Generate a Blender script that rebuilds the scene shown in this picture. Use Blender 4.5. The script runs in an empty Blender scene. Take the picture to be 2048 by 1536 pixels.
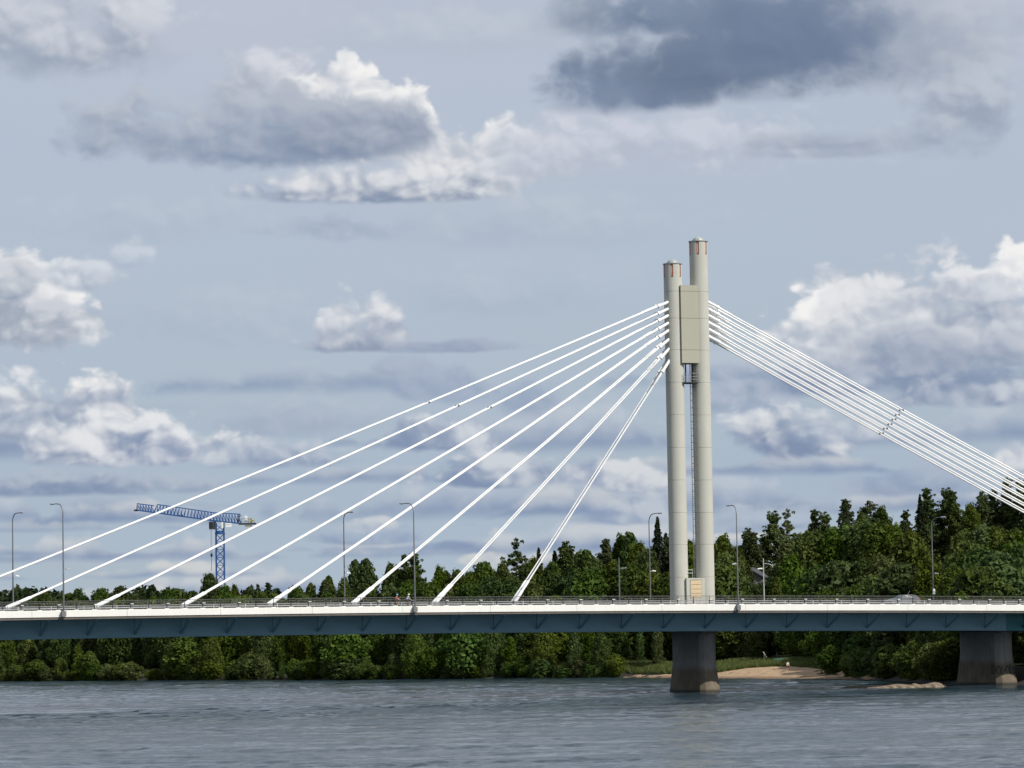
import bpy, bmesh, math, random
import numpy as np
from math import sin, cos, tan, atan, atan2, pi, radians, sqrt
from mathutils import Vector, Matrix

scn = bpy.context.scene
COL = scn.collection

# ------------------------------------------------------------------ camera model (metres, water level z = 0)
FPX, HC, RHO = 7100.0, 9.0, radians(1.0)
TH = atan((1250.0 - 768.0) / FPX)
ALPHA = radians(21.0)                                   # the bridge runs obliquely across the view
_R0 = np.array([1, 0, 0.]); FW = np.array([0, cos(TH), sin(TH)]); _U0 = np.array([0, -sin(TH), cos(TH)])
RT = cos(RHO) * _R0 - sin(RHO) * _U0
UP = sin(RHO) * _R0 + cos(RHO) * _U0
CAM = np.array([0, 0, HC])
def ray(px, py): return FW + (px - 1024) / FPX * RT - (py - 768) / FPX * UP
def at_y(px, py, Y):
    d = ray(px, py); return CAM + d * (Y / d[1])
def at_z(px, py, z):
    d = ray(px, py); return CAM + d * ((z - HC) / d[2])
def proj(p):
    q = np.array(p) - CAM; w = q @ FW
    return 1024 + FPX * (q @ RT) / w, 768 - FPX * (q @ UP) / w
O = np.array([22.768, 458.0, 0.0])                      # foot of the pylon on the water plane
DU = np.array([cos(ALPHA), sin(ALPHA), 0]); DV = np.array([-sin(ALPHA), cos(ALPHA), 0])
def on_bridge(px, py, v):                               # (u along, z) on the vertical plane at v across
    d = ray(px, py); t = ((O + v * DV - CAM) @ DV) / (d @ DV); p = CAM + d * t
    return float((p - O) @ DU), float(p[2])
def W(u, v, z): return tuple(O + u * DU + v * DV + np.array([0, 0, z]))
def deck_z(u): return -7.70651376e-05 * u * u - 1.25964483e-02 * u + 11.1078

cam = bpy.data.cameras.new('camera'); cam.sensor_width = 36.0
cam.lens = FPX * 36.0 / 2048.0; cam.clip_start = 1.0; cam.clip_end = 30000
co = bpy.data.objects.new('camera', cam); COL.objects.link(co)
m = Matrix(((RT[0], UP[0], -FW[0], 0), (RT[1], UP[1], -FW[1], 0), (RT[2], UP[2], -FW[2], HC), (0, 0, 0, 1)))
co.matrix_world = m
scn.camera = co
scn.view_settings.view_transform = 'Standard'; scn.view_settings.look = 'None'
scn.view_settings.exposure = 0.0; scn.view_settings.gamma = 1.0
scn.cycles.max_bounces = 8; scn.cycles.transparent_max_bounces = 8
scn.render.film_transparent = False

# ------------------------------------------------------------------ sun
SUN_EL, SUN_AZ = radians(42), radians(52)               # azimuth measured to the right of straight behind the camera
SD = Vector((sin(SUN_AZ) * cos(SUN_EL), -cos(SUN_AZ) * cos(SUN_EL), sin(SUN_EL)))
sl = bpy.data.lights.new('sun', 'SUN'); sl.energy = 4.8; sl.angle = radians(0.55); sl.color = (1.0, 0.955, 0.88)
so = bpy.data.objects.new('sun', sl); COL.objects.link(so)
so.rotation_euler = SD.to_track_quat('Z', 'Y').to_euler()

# ------------------------------------------------------------------ node helpers
class NT:
    def __init__(s, nt): s.nt = nt; s.n = nt.nodes; s.l = nt.links
    def node(s, t, **k):
        n = s.n.new(t)
        for a, b in k.items(): setattr(n, a, b)
        return n
    def put(s, sock, v):
        if hasattr(v, 'is_output'): s.l.new(v, sock)
        elif v is not None: sock.default_value = v
    def math(s, op, a, b=None, c=None, clamp=False):
        n = s.node('ShaderNodeMath', operation=op); n.use_clamp = clamp
        for i, v in enumerate((a, b, c)):
            if v is not None: s.put(n.inputs[i], v)
        return n.outputs[0]
    def vmath(s, op, a, b=None):
        n = s.node('ShaderNodeVectorMath', operation=op)
        s.put(n.inputs[0], a)
        if b is not None: s.put(n.inputs[1], b)
        return n.outputs['Value'] if op in ('LENGTH', 'DOT_PRODUCT', 'DISTANCE') else n.outputs[0]
    def mix(s, f, a, b):
        n = s.node('ShaderNodeMix', data_type='RGBA')
        s.put(n.inputs[0], f); s.put(n.inputs[6], a); s.put(n.inputs[7], b)
        return n.outputs[2]
    def smooth(s, x, lo, hi, a=0.0, b=1.0):
        n = s.node('ShaderNodeMapRange', interpolation_type='SMOOTHSTEP'); n.clamp = True
        s.put(n.inputs[0], x); s.put(n.inputs[1], lo); s.put(n.inputs[2], hi); s.put(n.inputs[3], a); s.put(n.inputs[4], b)
        return n.outputs[0]
    def noise(s, vec, scale=5., detail=4., rough=.5, lac=2., dist=0.):
        n = s.node('ShaderNodeTexNoise'); n.noise_dimensions = '3D'
        if vec is not None: s.put(n.inputs['Vector'], vec)
        n.inputs['Scale'].default_value = scale; n.inputs['Detail'].default_value = detail
        n.inputs['Roughness'].default_value = rough; n.inputs['Lacunarity'].default_value = lac
        n.inputs['Distortion'].default_value = dist
        return n.outputs[0]
    def comb(s, x, y, z):
        n = s.node('ShaderNodeCombineXYZ')
        for i, v in enumerate((x, y, z)): s.put(n.inputs[i], v)
        return n.outputs[0]
    def sep(s, v):
        n = s.node('ShaderNodeSeparateXYZ'); s.put(n.inputs[0], v); return n.outputs

def lin(r, g, b):                                       # sRGB bytes to linear
    f = lambda c: (c / 255) / 12.92 if c / 255 <= .04045 else ((c / 255 + .055) / 1.055) ** 2.4
    return (f(r), f(g), f(b), 1)

# ------------------------------------------------------------------ sky: Nishita daylight with cloud layers by direction
SKY_STRENGTH = 0.1
world = bpy.data.worlds.new('World'); scn.world = world; world.use_nodes = True
def build_sky():
    t = NT(world.node_tree); t.n.clear()
    out = t.node('ShaderNodeOutputWorld'); bg = t.node('ShaderNodeBackground'); bg.inputs[1].default_value = SKY_STRENGTH
    sky = t.node('ShaderNodeTexSky', sky_type='NISHITA'); sky.sun_disc = False
    sky.sun_elevation = SUN_EL; sky.sun_rotation = pi - SUN_AZ
    sky.air_density = 1.0; sky.dust_density = 1.0; sky.ozone_density = 1.0
    tc = t.node('ShaderNodeTexCoord'); g = tc.outputs['Generated']
    x, y, z = t.sep(g)
    K = 7.1
    X = t.math('MULTIPLY', t.math('ARCTAN2', x, y), K)
    Y = t.math('MULTIPLY', t.math('ARCSINE', z), K)
    P = t.comb(X, Y, 0.0)
    S = 1.0 / SKY_STRENGTH
    c = lambda r, g_, b: tuple(v * S for v in lin(r, g_, b)[:3]) + (1,)
    # thin high veil over the blue
    veil = t.node('ShaderNodeValToRGB'); e = veil.color_ramp.elements
    e[0].position = 0.0; e[0].color = lin(173, 189, 203)
    e[1].position = 1.0; e[1].color = lin(189, 195, 210)
    k = e.new(.22); k.color = lin(168, 184, 202)
    k = e.new(.5); k.color = lin(178, 190, 206)
    k = e.new(.75); k.color = lin(183, 193, 209)
    t.put(veil.inputs[0], t.math('DIVIDE', Y, 1.3))
    vs = t.vmath('SCALE', veil.outputs[0]); vs.node.inputs['Scale'].default_value = S
    vn = t.noise(t.vmath('MULTIPLY', P, (1.0, 2.2, 1)), 1.3, 4, .5); vn.node.noise_dimensions = '2D'
    base = t.mix(t.smooth(vn, .3, .75, .86, .98), sky.outputs[0], vs)
    # shared detail noises (plane noises: cheap)
    def n2d(vec, scale, detail, rough):
        n = t.node('ShaderNodeTexNoise'); n.noise_dimensions = '2D'; t.put(n.inputs['Vector'], vec)
        n.inputs['Scale'].default_value = scale; n.inputs['Detail'].default_value = detail; n.inputs['Roughness'].default_value = rough
        return n.outputs
    PW = t.vmath('MULTIPLY', P, (1.0, 1.3, 1.0))
    wv = t.vmath('SCALE', t.vmath('SUBTRACT', n2d(PW, 9, 2, .5)[1], (.5, .5, .5))); wv.node.inputs['Scale'].default_value = .05
    PQ = t.vmath('ADD', PW, wv)
    def puff(vec):
        v = t.node('ShaderNodeTexVoronoi', feature='SMOOTH_F1'); v.voronoi_dimensions = '2D'; t.put(v.inputs['Vector'], vec)
        v.inputs['Scale'].default_value = 13; v.inputs['Smoothness'].default_value = .6; v.inputs['Detail'].default_value = 1.6
        v.inputs['Roughness'].default_value = .55; v.inputs['Lacunarity'].default_value = 2.3
        return t.math('SUBTRACT', .45, v.outputs['Distance'])
    A = n2d(PQ, 5.5, 7, .55)[0]
    V1 = puff(PQ)
    N = t.math('ADD', t.math('MULTIPLY', t.math('SUBTRACT', A, .5), .95), t.math('MULTIPLY', V1, .34))
    SOFT = n2d(PQ, 6.0, 2.5, .45)[0]
    SOFT2 = n2d(t.vmath('ADD', PQ, (.022, .035, 0)), 6.0, 2.5, .45)[0]
    V2 = puff(t.vmath('ADD', PQ, (.010, .018, 0)))
    REL = t.math('ADD', t.math('SUBTRACT', SOFT, SOFT2), t.math('MULTIPLY', t.math('SUBTRACT', V1, V2), .30))
    NC = N
    LIT = {k: t.math('ADD', t.math('MULTIPLY_ADD', NC, g_n, .40), t.math('MULTIPLY', REL, k)) for k, g_n in ((1.0, .30), (1.9, .42), (.5, .12))}
    # one cloud = soft ellipse with a flattened base, billowed by the noise, lit from above right
    gr = bpy.data.node_groups.new('cloud', 'ShaderNodeTree')
    for n, ty in (('Under', 'Color'), ('P', 'Vector'), ('N', 'Float'), ('Relief', 'Float'), ('Center', 'Vector'), ('Inv', 'Vector'), ('Amp', 'Float'), ('Soft', 'Float'), ('Opacity', 'Float'), ('Flat', 'Float'), ('Top', 'Color'), ('Bottom', 'Color')):
        gr.interface.new_socket(name=n, in_out='INPUT', socket_type='NodeSocket' + ty)
    gr.interface.new_socket(name='Color', in_out='OUTPUT', socket_type='NodeSocketColor')
    q = NT(gr); gi = q.node('NodeGroupInput').outputs; go = q.node('NodeGroupOutput')
    d = q.vmath('MULTIPLY', q.vmath('SUBTRACT', gi['P'], gi['Center']), gi['Inv'])
    dx, dy = q.vmath('DOT_PRODUCT', d, (1, 0, 0)), q.vmath('DOT_PRODUCT', d, (0, 1, 0))
    low_ = q.math('MULTIPLY', q.math('MINIMUM', dy, 0.0), gi['Flat'])
    dyy = q.math('ADD', q.math('MAXIMUM', dy, 0.0), low_)
    ln = q.math('SQRT', q.math('MULTIPLY_ADD', dx, dx, q.math('MULTIPLY', dyy, dyy)))
    nn = q.math('MULTIPLY', q.math('MULTIPLY', q.smooth(dy, -.6, .3, .55, 1.0), gi['Amp']), gi['N'])
    al = q.math('MULTIPLY', q.smooth(q.math('ADD', q.math('SUBTRACT', 1.0, ln), nn), 0.0, gi['Soft']), gi['Opacity'])
    h = q.math('MULTIPLY_ADD', dx, .14, q.math('MULTIPLY_ADD', dy, .62, gi['Relief']))
    q.l.new(q.mix(al, gi['Under'], q.mix(q.smooth(h, -.12, 1.02), gi['Bottom'], gi['Top'])), go.inputs[0])
    clouds = []; eps = [1e-9]
    def cloud(px, py, rx, ry, top, bot, amp=1.3, soft=.35, op=1.0, flat=1.8, con=6.0, grow=1.17):
        dv = ray(px, py); dv = dv / np.linalg.norm(dv)
        clouds.append((atan2(dv[0], dv[1]) * K, math.asin(dv[2]) * K, rx * grow / 1000, ry * grow / 1000, top, bot, amp, soft, op, flat, con))
    def over(prev, spec):
        cx, cy, rx, ry, top, bot, amp, soft, op, flat, con = spec
        n = t.node('ShaderNodeVectorMath', operation='MULTIPLY_ADD')    # keeps the evaluation order of the layers sequential
        t.put(n.inputs[0], prev); n.inputs[1].default_value = (eps[0],) * 3; t.put(n.inputs[2], P)
        g_ = t.node('ShaderNodeGroup'); g_.node_tree = gr
        I = g_.inputs
        t.put(I['Under'], prev); t.put(I['P'], n.outputs[0]); t.put(I['N'], NC); t.put(I['Relief'], LIT[.5 if con < 3.5 else 1.0 if con < 5 else 1.9])
        I['Center'].default_value = (cx, cy, 0); I['Inv'].default_value = (1 / rx, 1 / ry, 1)
        I['Amp'].default_value = amp; I['Soft'].default_value = soft; I['Opacity'].default_value = op; I['Flat'].default_value = flat
        I['Top'].default_value = c(*top); I['Bottom'].default_value = c(*bot)
        return g_.outputs[0]
    WH, WG, LG, MG, GB, DB, DK = (243, 242, 241), (226, 228, 231), (204, 208, 216), (172, 180, 192), (150, 162, 180), (128, 145, 170), (100, 118, 146)
    # rows of small flat-based cloud receding towards the horizon
    def rows(prev, rowh, sx, seed, ylo, yhi, thr, gain, top, bot, op):
        r = t.math('ADD', t.math('DIVIDE', t.math('MULTIPLY_ADD', SOFT, .014, Y), rowh), seed)
        i = t.math('FLOOR', r); f = t.math('FRACT', r)
        cov = n2d(t.comb(t.math('MULTIPLY_ADD', i, .37, t.math('MULTIPLY', X, sx)), t.math('MULTIPLY', i, 5.7), 0.0), 1.0, 3, .5)[0]
        d = t.math('MULTIPLY_ADD', NC, .95, t.math('MULTIPLY', t.math('SUBTRACT', cov, thr), gain))
        a = t.math('MULTIPLY', t.smooth(t.math('SUBTRACT', d, f), 0., .34), t.smooth(f, 0., .26))
        a = t.math('MULTIPLY', t.math('MULTIPLY', a, op), t.math('MULTIPLY', t.smooth(Y, yhi, yhi - .16), t.smooth(Y, ylo - .02, ylo + .03)))
        col = t.mix(t.smooth(t.math('MULTIPLY_ADD', NC, .5, f), .02, .62), c(*bot), c(*top))
        return t.mix(a, prev, col)
    low = rows(base, .128, 1.7, .35, .14, .62, .34, 3.4, (188, 197, 209), (134, 152, 180), .9)
    low = rows(low, .074, 2.2, .1, .05, .48, .36, 3.6, (198, 203, 209), (130, 149, 179), .92)
    low = rows(low, .046, 2.6, .6, .0, .30, .38, 3.4, (206, 208, 208), (136, 155, 184), .9)
    # broken cloud over the rest of the sky (outside the picture, seen in the water)
    ov = t.noise(t.vmath('MULTIPLY', g, (1, 1, 3.4)), 4.2, 6, .56)
    outer = t.mix(t.math('MULTIPLY', t.smooth(ov, .42, .6), .8), base, t.mix(t.smooth(ov, .5, .7), c(196, 208, 216), c(136, 156, 174)))
    # upper left
    cloud(120, 80, 330, 120, LG, GB, 1.2, .6, .8, 1.5)
    cloud(300, 40, 90, 70, (214, 218, 224), LG, 1.3, .5, .7)
    cloud(560, 175, 150, 95, (216, 218, 226), MG, 1.1, .5, .85)
    cloud(715, 215, 160, 105, WH, (196, 202, 212), 1.2, .22, 1.0)
    cloud(810, 265, 90, 115, WH, (190, 197, 208), 1.1, .25, 1.0)
    cloud(950, 330, 150, 105, WH, (188, 195, 206), 1.2, .28, 1.0)
    cloud(1090, 320, 190, 90, (212, 216, 224), (182, 190, 204), 1.2, .6, .8)
    cloud(540, 285, 420, 130, (186, 193, 205), (133, 149, 174), 1.15, .42, .97, 2.4, 4)
    cloud(700, 270, 190, 95, (178, 185, 198), (128, 143, 168), 1.1, .35, .95, 2.0, 4)
    cloud(745, 385, 260, 62, (222, 224, 228), (134, 149, 174), 1.1, .42, 1.0, 2.4)
    cloud(900, 385, 150, 50, (224, 226, 230), (136, 150, 172), 1.1, .45, .9, 2.4)
    cloud(690, 455, 140, 45, (178, 188, 203), (152, 168, 190), 1.7, .6, .7, 1.6)
    cloud(520, 460, 90, 26, (180, 191, 206), (160, 174, 194), 1.6, .6, .5)
    # upper right: pale fringe first, then the dark slab in front
    cloud(1330, 300, 420, 110, (206, 210, 221), (182, 189, 205), 1.3, .6, .8, 1.4)
    cloud(1640, 300, 190, 36, (190, 196, 208), (160, 170, 188), 1.2, .5, .75, 1.8)
    cloud(1780, 70, 320, 170, (202, 206, 216), (170, 177, 192), 1.2, .6, .85, 1.4)
    cloud(1930, 220, 150, 130, (190, 197, 209), (150, 161, 180), 1.5, .6, .85, 1.3)
    cloud(1800, 60, 230, 170, (178, 186, 199), (152, 164, 182), 1.2, .8, .85, 1.4, 4)
    cloud(1180, 42, 170, 62, (158, 169, 186), (118, 135, 159), 1.1, .6, .95, 1.6, 4)
    cloud(1340, 30, 270, 90, (138, 152, 173), (108, 126, 152), 1.0, .6, .97, 1.5, 3)
    cloud(1640, 80, 230, 170, (152, 163, 182), (108, 126, 153), 1.1, .8, .95, 1.5, 3)
    cloud(1270, 175, 220, 95, (146, 159, 179), (106, 124, 152), 1.15, .6, .97, 1.7, 3)
    cloud(1440, 125, 300, 150, (128, 142, 164), (101, 117, 142), 1.0, .6, .98, 1.8, 3)
    cloud(1570, 60, 270, 160, (122, 137, 161), (100, 118, 147), .9, .8, .92, 1.4, 3)
    cloud(1620, 285, 190, 30, (178, 186, 200), (152, 164, 184), 1.3, .6, .7, 1.8, 4)
    cloud(930, 60, 420, 75, (196, 203, 214), (178, 188, 203), 1.2, .7, .7, 1.2, 4)
    cloud(1080, 445, 420, 75, (190, 199, 211), (168, 181, 199), 1.3, .7, .65, 1.3, 4)
    cloud(320, 440, 330, 70, (190, 200, 212), (170, 183, 200), 1.3, .7, .65, 1.3, 4)
    cloud(480, 640, 330, 90, (188, 198, 210), (166, 180, 198), 1.3, .7, .55, 1.3, 4)
    cloud(1020, 590, 330, 80, (186, 197, 210), (166, 180, 198), 1.3, .7, .55, 1.3, 4)
    cloud(620, 845, 320, 60, (184, 193, 206), (146, 162, 186), 1.4, .8, .7, 1.7, 4)
    cloud(1030, 860, 300, 60, (186, 195, 207), (148, 163, 187), 1.4, .8, .65, 1.7, 4)
    # left
    cloud(50, 640, 150, 140, WG, (160, 170, 186), 1.25, .3, 1.0, 2.2, 7)
    cloud(110, 600, 70, 70, WH, LG, 1.2, .3, .95)
    cloud(160, 560, 95, 50, (214, 219, 226), (166, 178, 196), 1.4, .4, .85)
    cloud(15, 575, 70, 55, (208, 212, 218), (150, 163, 182), 1.3, .35, .95)
    cloud(262, 520, 50, 34, (206, 213, 222), (170, 183, 202), 1.6, .5, .7)
    cloud(40, 820, 110, 85, WG, (148, 162, 184), 1.2, .32, 1.0, 2.2)
    cloud(190, 820, 95, 85, WH, (156, 168, 188), 1.25, .3, 1.0, 2.2)
    cloud(110, 860, 250, 55, (190, 198, 210), (134, 150, 176), 1.2, .45, .9, 2)
    cloud(250, 900, 215, 85, WG, (126, 143, 173), 1.2, .35, 1.0, 2.6)
    cloud(335, 905, 90, 50, WG, (140, 155, 182), 1.2, .35, .9, 2.2)
    cloud(150, 975, 300, 36, (178, 188, 202), (128, 145, 174), 1.1, .5, .9, 1.8)
    cloud(560, 920, 190, 42, (196, 203, 213), (132, 149, 178), 1.3, .5, .85, 2.2)
    # centre
    cloud(690, 660, 60, 75, (226, 228, 232), (168, 178, 194), 1.1, .35, 1.0, 2)
    cloud(765, 660, 75, 75, (230, 231, 233), (164, 174, 192), 1.1, .32, 1.0, 2)
    cloud(725, 692, 125, 32, (196, 202, 212), (142, 155, 178), 1.0, .45, 1.0, 2)
    cloud(900, 696, 170, 20, (166, 177, 195), (146, 160, 184), 1.2, .6, .8, 1.6)
    cloud(800, 735, 80, 34, (172, 184, 201), (150, 164, 186), 1.5, .6, .7)
    cloud(890, 775, 130, 55, (166, 178, 198), (142, 158, 184), 1.5, .6, .75, 1.5)
    cloud(1060, 800, 110, 60, (164, 178, 198), (142, 158, 184), 1.6, .6, .7, 1.4)
    cloud(835, 885, 130, 62, (208, 213, 220), (130, 147, 176), 1.25, .4, .95, 2.4)
    cloud(1010, 955, 190, 60, (206, 211, 218), (126, 144, 174), 1.25, .4, .95, 2.4)
    cloud(1190, 950, 85, 58, (216, 218, 222), (142, 157, 184), 1.2, .35, .95, 2.2)
    cloud(1275, 968, 85, 44, (212, 216, 220), (136, 152, 180), 1.2, .4, .95, 2.2)
    cloud(1230, 1035, 150, 36, (190, 198, 208), (140, 157, 184), 1.3, .5, .85, 2)
    cloud(905, 1092, 72, 18, (156, 171, 194), (132, 150, 180), 1.0, .45, .9, 2.2)
    cloud(745, 1078, 130, 26, (166, 180, 200), (136, 154, 182), 1.2, .5, .85, 2)
    cloud(730, 1055, 60, 24, (206, 210, 214), (160, 175, 196), 1.3, .4, .8, 2)
    cloud(960, 1122, 50, 22, (214, 214, 210), (178, 188, 198), 1.3, .4, .8, 2)
    # right cluster
    cloud(1500, 800, 120, 70, (182, 192, 208), (140, 156, 182), 1.5, .6, .75, 1.6)
    cloud(1860, 680, 280, 170, (208, 212, 219), (150, 163, 184), 1.25, .3, 1.0, 2.0, 7)
    cloud(1660, 690, 110, 105, WH, (180, 189, 203), 1.2, .25, 1.0, 2.2, 8)
    cloud(1760, 630, 120, 85, WG, (186, 193, 205), 1.2, .3, .95)
    cloud(1900, 590, 90, 70, WG, (172, 182, 198), 1.3, .3, .95)
    cloud(2030, 560, 75, 75, WH, (196, 203, 214), 1.2, .25, 1.0)
    cloud(1850, 715, 250, 80, (186, 193, 205), (140, 154, 178), 1.2, .55, .95, 2.0, 4)
    cloud(1900, 765, 260, 52, (168, 178, 195), (132, 148, 175), 1.1, .5, .95, 1.8)
    cloud(1650, 770, 180, 56, (178, 187, 202), (128, 145, 174), 1.3, .5, .95, 2)
    cloud(1950, 790, 240, 52, (196, 203, 213), (132, 148, 175), 1.2, .45, .95, 2)
    cloud(1580, 890, 150, 80, (218, 221, 225), (130, 146, 174), 1.2, .36, 1.0, 2.4)
    cloud(1660, 870, 120, 46, (196, 203, 213), (140, 156, 182), 1.3, .45, .9, 2)
    cloud(1830, 970, 180, 50, (170, 182, 200), (142, 158, 184), 1.4, .55, .85, 2)
    cloud(2045, 930, 70, 60, (224, 226, 228), (160, 172, 192), 1.2, .4, .95, 2)
    cloud(1640, 1010, 60, 20, (168, 182, 200), (144, 160, 186), 1.3, .5, .7)
    cloud(1500, 1050, 160, 34, (176, 188, 203), (140, 157, 184), 1.3, .5, .8, 2)
    # the sky is evaluated tile by tile so that a ray only pays for the clouds near it
    def leaf(x0, x1, y0, y1):
        col = low if y0 < .62 else base
        eps[0] *= 1.05                                   # keeps each tile's chain its own
        for sp in clouds:
            cx, cy, rx, ry = sp[:4]
            k = 1.04 + .27 * sp[6]
            if cx - k * rx < x1 and cx + k * rx > x0 and cy - k * ry / sp[9] < y1 and cy + k * ry > y0: col = over(col, sp)
        b_ = t.node('ShaderNodeBackground'); b_.inputs[1].default_value = SKY_STRENGTH; t.l.new(col, b_.inputs[0]); return b_.outputs[0]
    def split(val, at, lo, hi):
        m_ = t.node('ShaderNodeMixShader'); t.put(m_.inputs[0], t.math('GREATER_THAN', val, at)); t.l.new(lo, m_.inputs[1]); t.l.new(hi, m_.inputs[2]); return m_.outputs[0]
    def column(x0, x1):
        return split(Y, .62, split(Y, .36, leaf(x0, x1, -.1, .36), leaf(x0, x1, .36, .62)), split(Y, .92, leaf(x0, x1, .62, .92), leaf(x0, x1, .92, 1.9)))
    ins = split(X, 0., split(X, -.36, split(X, -.72, column(-1.7, -.72), column(-.72, -.36)), column(-.36, 0.)), split(X, .38, column(0., .38), split(X, .70, column(.38, .70), column(.70, 1.7))))

    t.l.new(outer, bg.inputs[0])
    inside = t.math('MULTIPLY', t.smooth(t.math('ABSOLUTE', X), 1.75, 1.3), t.math('MULTIPLY', t.smooth(Y, 1.9, 1.45), t.math('GREATER_THAN', Y, -.1)))
    m_ = t.node('ShaderNodeMixShader'); t.put(m_.inputs[0], inside); t.l.new(bg.outputs[0], m_.inputs[1]); t.l.new(ins, m_.inputs[2])
    t.l.new(m_.outputs[0], out.inputs[0])
    world.cycles.sampling_method = 'MANUAL'; world.cycles.sample_map_resolution = 512
build_sky()

# ------------------------------------------------------------------ materials
def mat(name):
    m_ = bpy.data.materials.new(name); m_.use_nodes = True
    t = NT(m_.node_tree); b = t.n['Principled BSDF']
    return m_, t, b
def coords(t, kind='Object'):
    return t.node('ShaderNodeTexCoord').outputs[kind]
def surface(name, col, col2=None, rough=.6, metal=0., scale=1.5, stretch=(1, 1, 1), bump=0., lo=.35, hi=.65, bscale=None):
    m_, t, b = mat(name)
    b.inputs['Roughness'].default_value = rough; b.inputs['Metallic'].default_value = metal
    v = t.vmath('MULTIPLY', coords(t), stretch)
    n = t.noise(v, scale, 6, .6)
    c2 = col2 or tuple(x * .75 for x in col)
    t.put(b.inputs['Base Color'], t.mix(t.smooth(n, lo, hi), (*c2, 1), (*col, 1)))
    if bump:
        bn = t.node('ShaderNodeBump'); bn.inputs['Strength'].default_value = bump; bn.inputs['Distance'].default_value = .05
        t.put(bn.inputs['Height'], t.noise(v, bscale or scale * 4, 5, .6)); t.l.new(bn.outputs[0], b.inputs['Normal'])
    return m_

def concrete(name, col, col2, streak=.5, bump=.15):
    m_, t, b = mat(name); b.inputs['Roughness'].default_value = .85
    p = coords(t)
    big = t.noise(p, .35, 5, .6); fine = t.noise(p, 5., 5, .65)
    st = t.noise(t.vmath('MULTIPLY', p, (2.2, 2.2, .09)), 1.6, 5, .6)
    band = t.noise(t.vmath('MULTIPLY', p, (.05, .05, .25)), 1.0, 1, .5)
    big = t.math('ADD', t.math('MULTIPLY', big, .6), t.math('MULTIPLY', band, .4))
    f = t.math('ADD', t.math('MULTIPLY', big, .5), t.math('ADD', t.math('MULTIPLY', fine, .25), t.math('MULTIPLY', st, streak)))
    t.put(b.inputs['Base Color'], t.mix(t.smooth(f, .42, .85), (*col2, 1), (*col, 1)))
    bn = t.node('ShaderNodeBump'); bn.inputs['Strength'].default_value = bump; bn.inputs['Distance'].default_value = .03
    t.put(bn.inputs['Height'], fine); t.l.new(bn.outputs[0], b.inputs['Normal'])
    return m_
M = {}
M['concrete'] = concrete('pylon_concrete', (.545, .54, .48), (.42, .415, .365), .22)
M['panel'] = concrete('panel_concrete', (.41, .405, .33), (.34, .335, .27), .25)
M['fascia'] = concrete('fascia_white', (.84, .835, .80), (.72, .71, .66), .3, .05)
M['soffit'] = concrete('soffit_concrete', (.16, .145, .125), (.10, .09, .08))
M['asphalt'] = surface('asphalt', (.06, .06, .06), (.04, .04, .042), .9, scale=3)
M['girder'] = surface('girder_blue_paint', (.115, .255, .335), (.10, .225, .30), .45, scale=.25, stretch=(1, 1, 3))
M['teal'] = surface('girder_teal_paint', (.0, .15, .19), (.0, .125, .165), .45, scale=.4)
M['cable'] = surface('cable_white', (.88, .88, .87), (.80, .80, .79), .4, scale=.8)
M['galv'] = surface('galvanised_steel', (.50, .51, .52), (.40, .41, .42), .5, .15, scale=2)
M['rail'] = surface('railing_grey_paint', (.125, .125, .115), (.095, .095, .09), .5, .0, scale=2)
M['dark'] = surface('dark_steel', (.035, .036, .04), (.025, .026, .03), .5, .2, scale=2)
M['white'] = surface('white_enamel', (.85, .84, .8), (.75, .74, .7), .4, scale=2)
M['pole'] = surface('lamp_pole_steel', (.20, .205, .21), (.14, .145, .15), .5, .5, scale=1.5, stretch=(1, 1, .3))
M['beacon'] = surface('beacon_red_glass', (.85, .27, .17), (.7, .18, .11), .25, scale=2)
M['dome'] = surface('dome_grey', (.34, .36, .345), (.29, .31, .30), .35, scale=2)
M['plank'] = surface('raw_plywood', (.62, .48, .31), (.52, .39, .24), .75, scale=2.5, stretch=(.6, 1, 5))
M['crane'] = surface('crane_blue_paint', (.018, .085, .27), (.014, .066, .21), .4, scale=1)
M['crane_dark'] = surface('crane_machinery', (.05, .05, .055), (.03, .03, .034), .6, scale=2)
M['ballast'] = surface('ballast_concrete', (.42, .38, .30), (.33, .3, .24), .85, scale=1)
M['yellow'] = surface('winch_yellow', (.45, .38, .12), (.36, .3, .09), .5, scale=1)
M['glass'] = surface('window_glass', (.012, .016, .02), (.01, .013, .017), .12, scale=1)
M['rubber'] = surface('tyre_rubber', (.02, .02, .02), (.015, .015, .015), .85, scale=5)
M['car_paint'] = surface('car_paint', (.20, .21, .225), (.18, .19, .20), .25, .4, scale=1)
M['lens'] = surface('headlight_lens', (.8, .8, .78), (.7, .7, .68), .1, scale=1)
M['tail'] = surface('tail_light_red', (.4, .02, .02), (.3, .015, .015), .2, scale=1)
M['skin'] = surface('skin', (.55, .34, .25), (.48, .29, .21), .6, scale=3)
M['red_cloth'] = surface('red_cloth', (.62, .06, .06), (.5, .04, .05), .85, scale=6)
M['blue_cloth'] = surface('blue_white_cloth', (.55, .68, .78), (.06, .24, .42), .85, scale=2.4, stretch=(1, 1, 1.6), lo=.47, hi=.53)
M['dark_cloth'] = surface('dark_cloth', (.03, .03, .04), (.02, .02, .03), .9, scale=6)
M['maroon'] = surface('maroon_cloth', (.12, .03, .025), (.08, .02, .02), .9, scale=6)
M['pale_cloth'] = surface('pale_cloth', (.7, .66, .6), (.6, .56, .5), .9, scale=6)
M['helmet_blue'] = surface('helmet_pale_blue', (.2, .42, .62), (.16, .36, .55), .35, scale=3)
M['hair'] = surface('dark_hair', (.03, .02, .015), (.02, .014, .01), .7, scale=20)
M['bark'] = surface('grey_brown_bark', (.12, .095, .07), (.06, .05, .04), .9, scale=2, stretch=(3, 3, .7), bump=.3)
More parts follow.
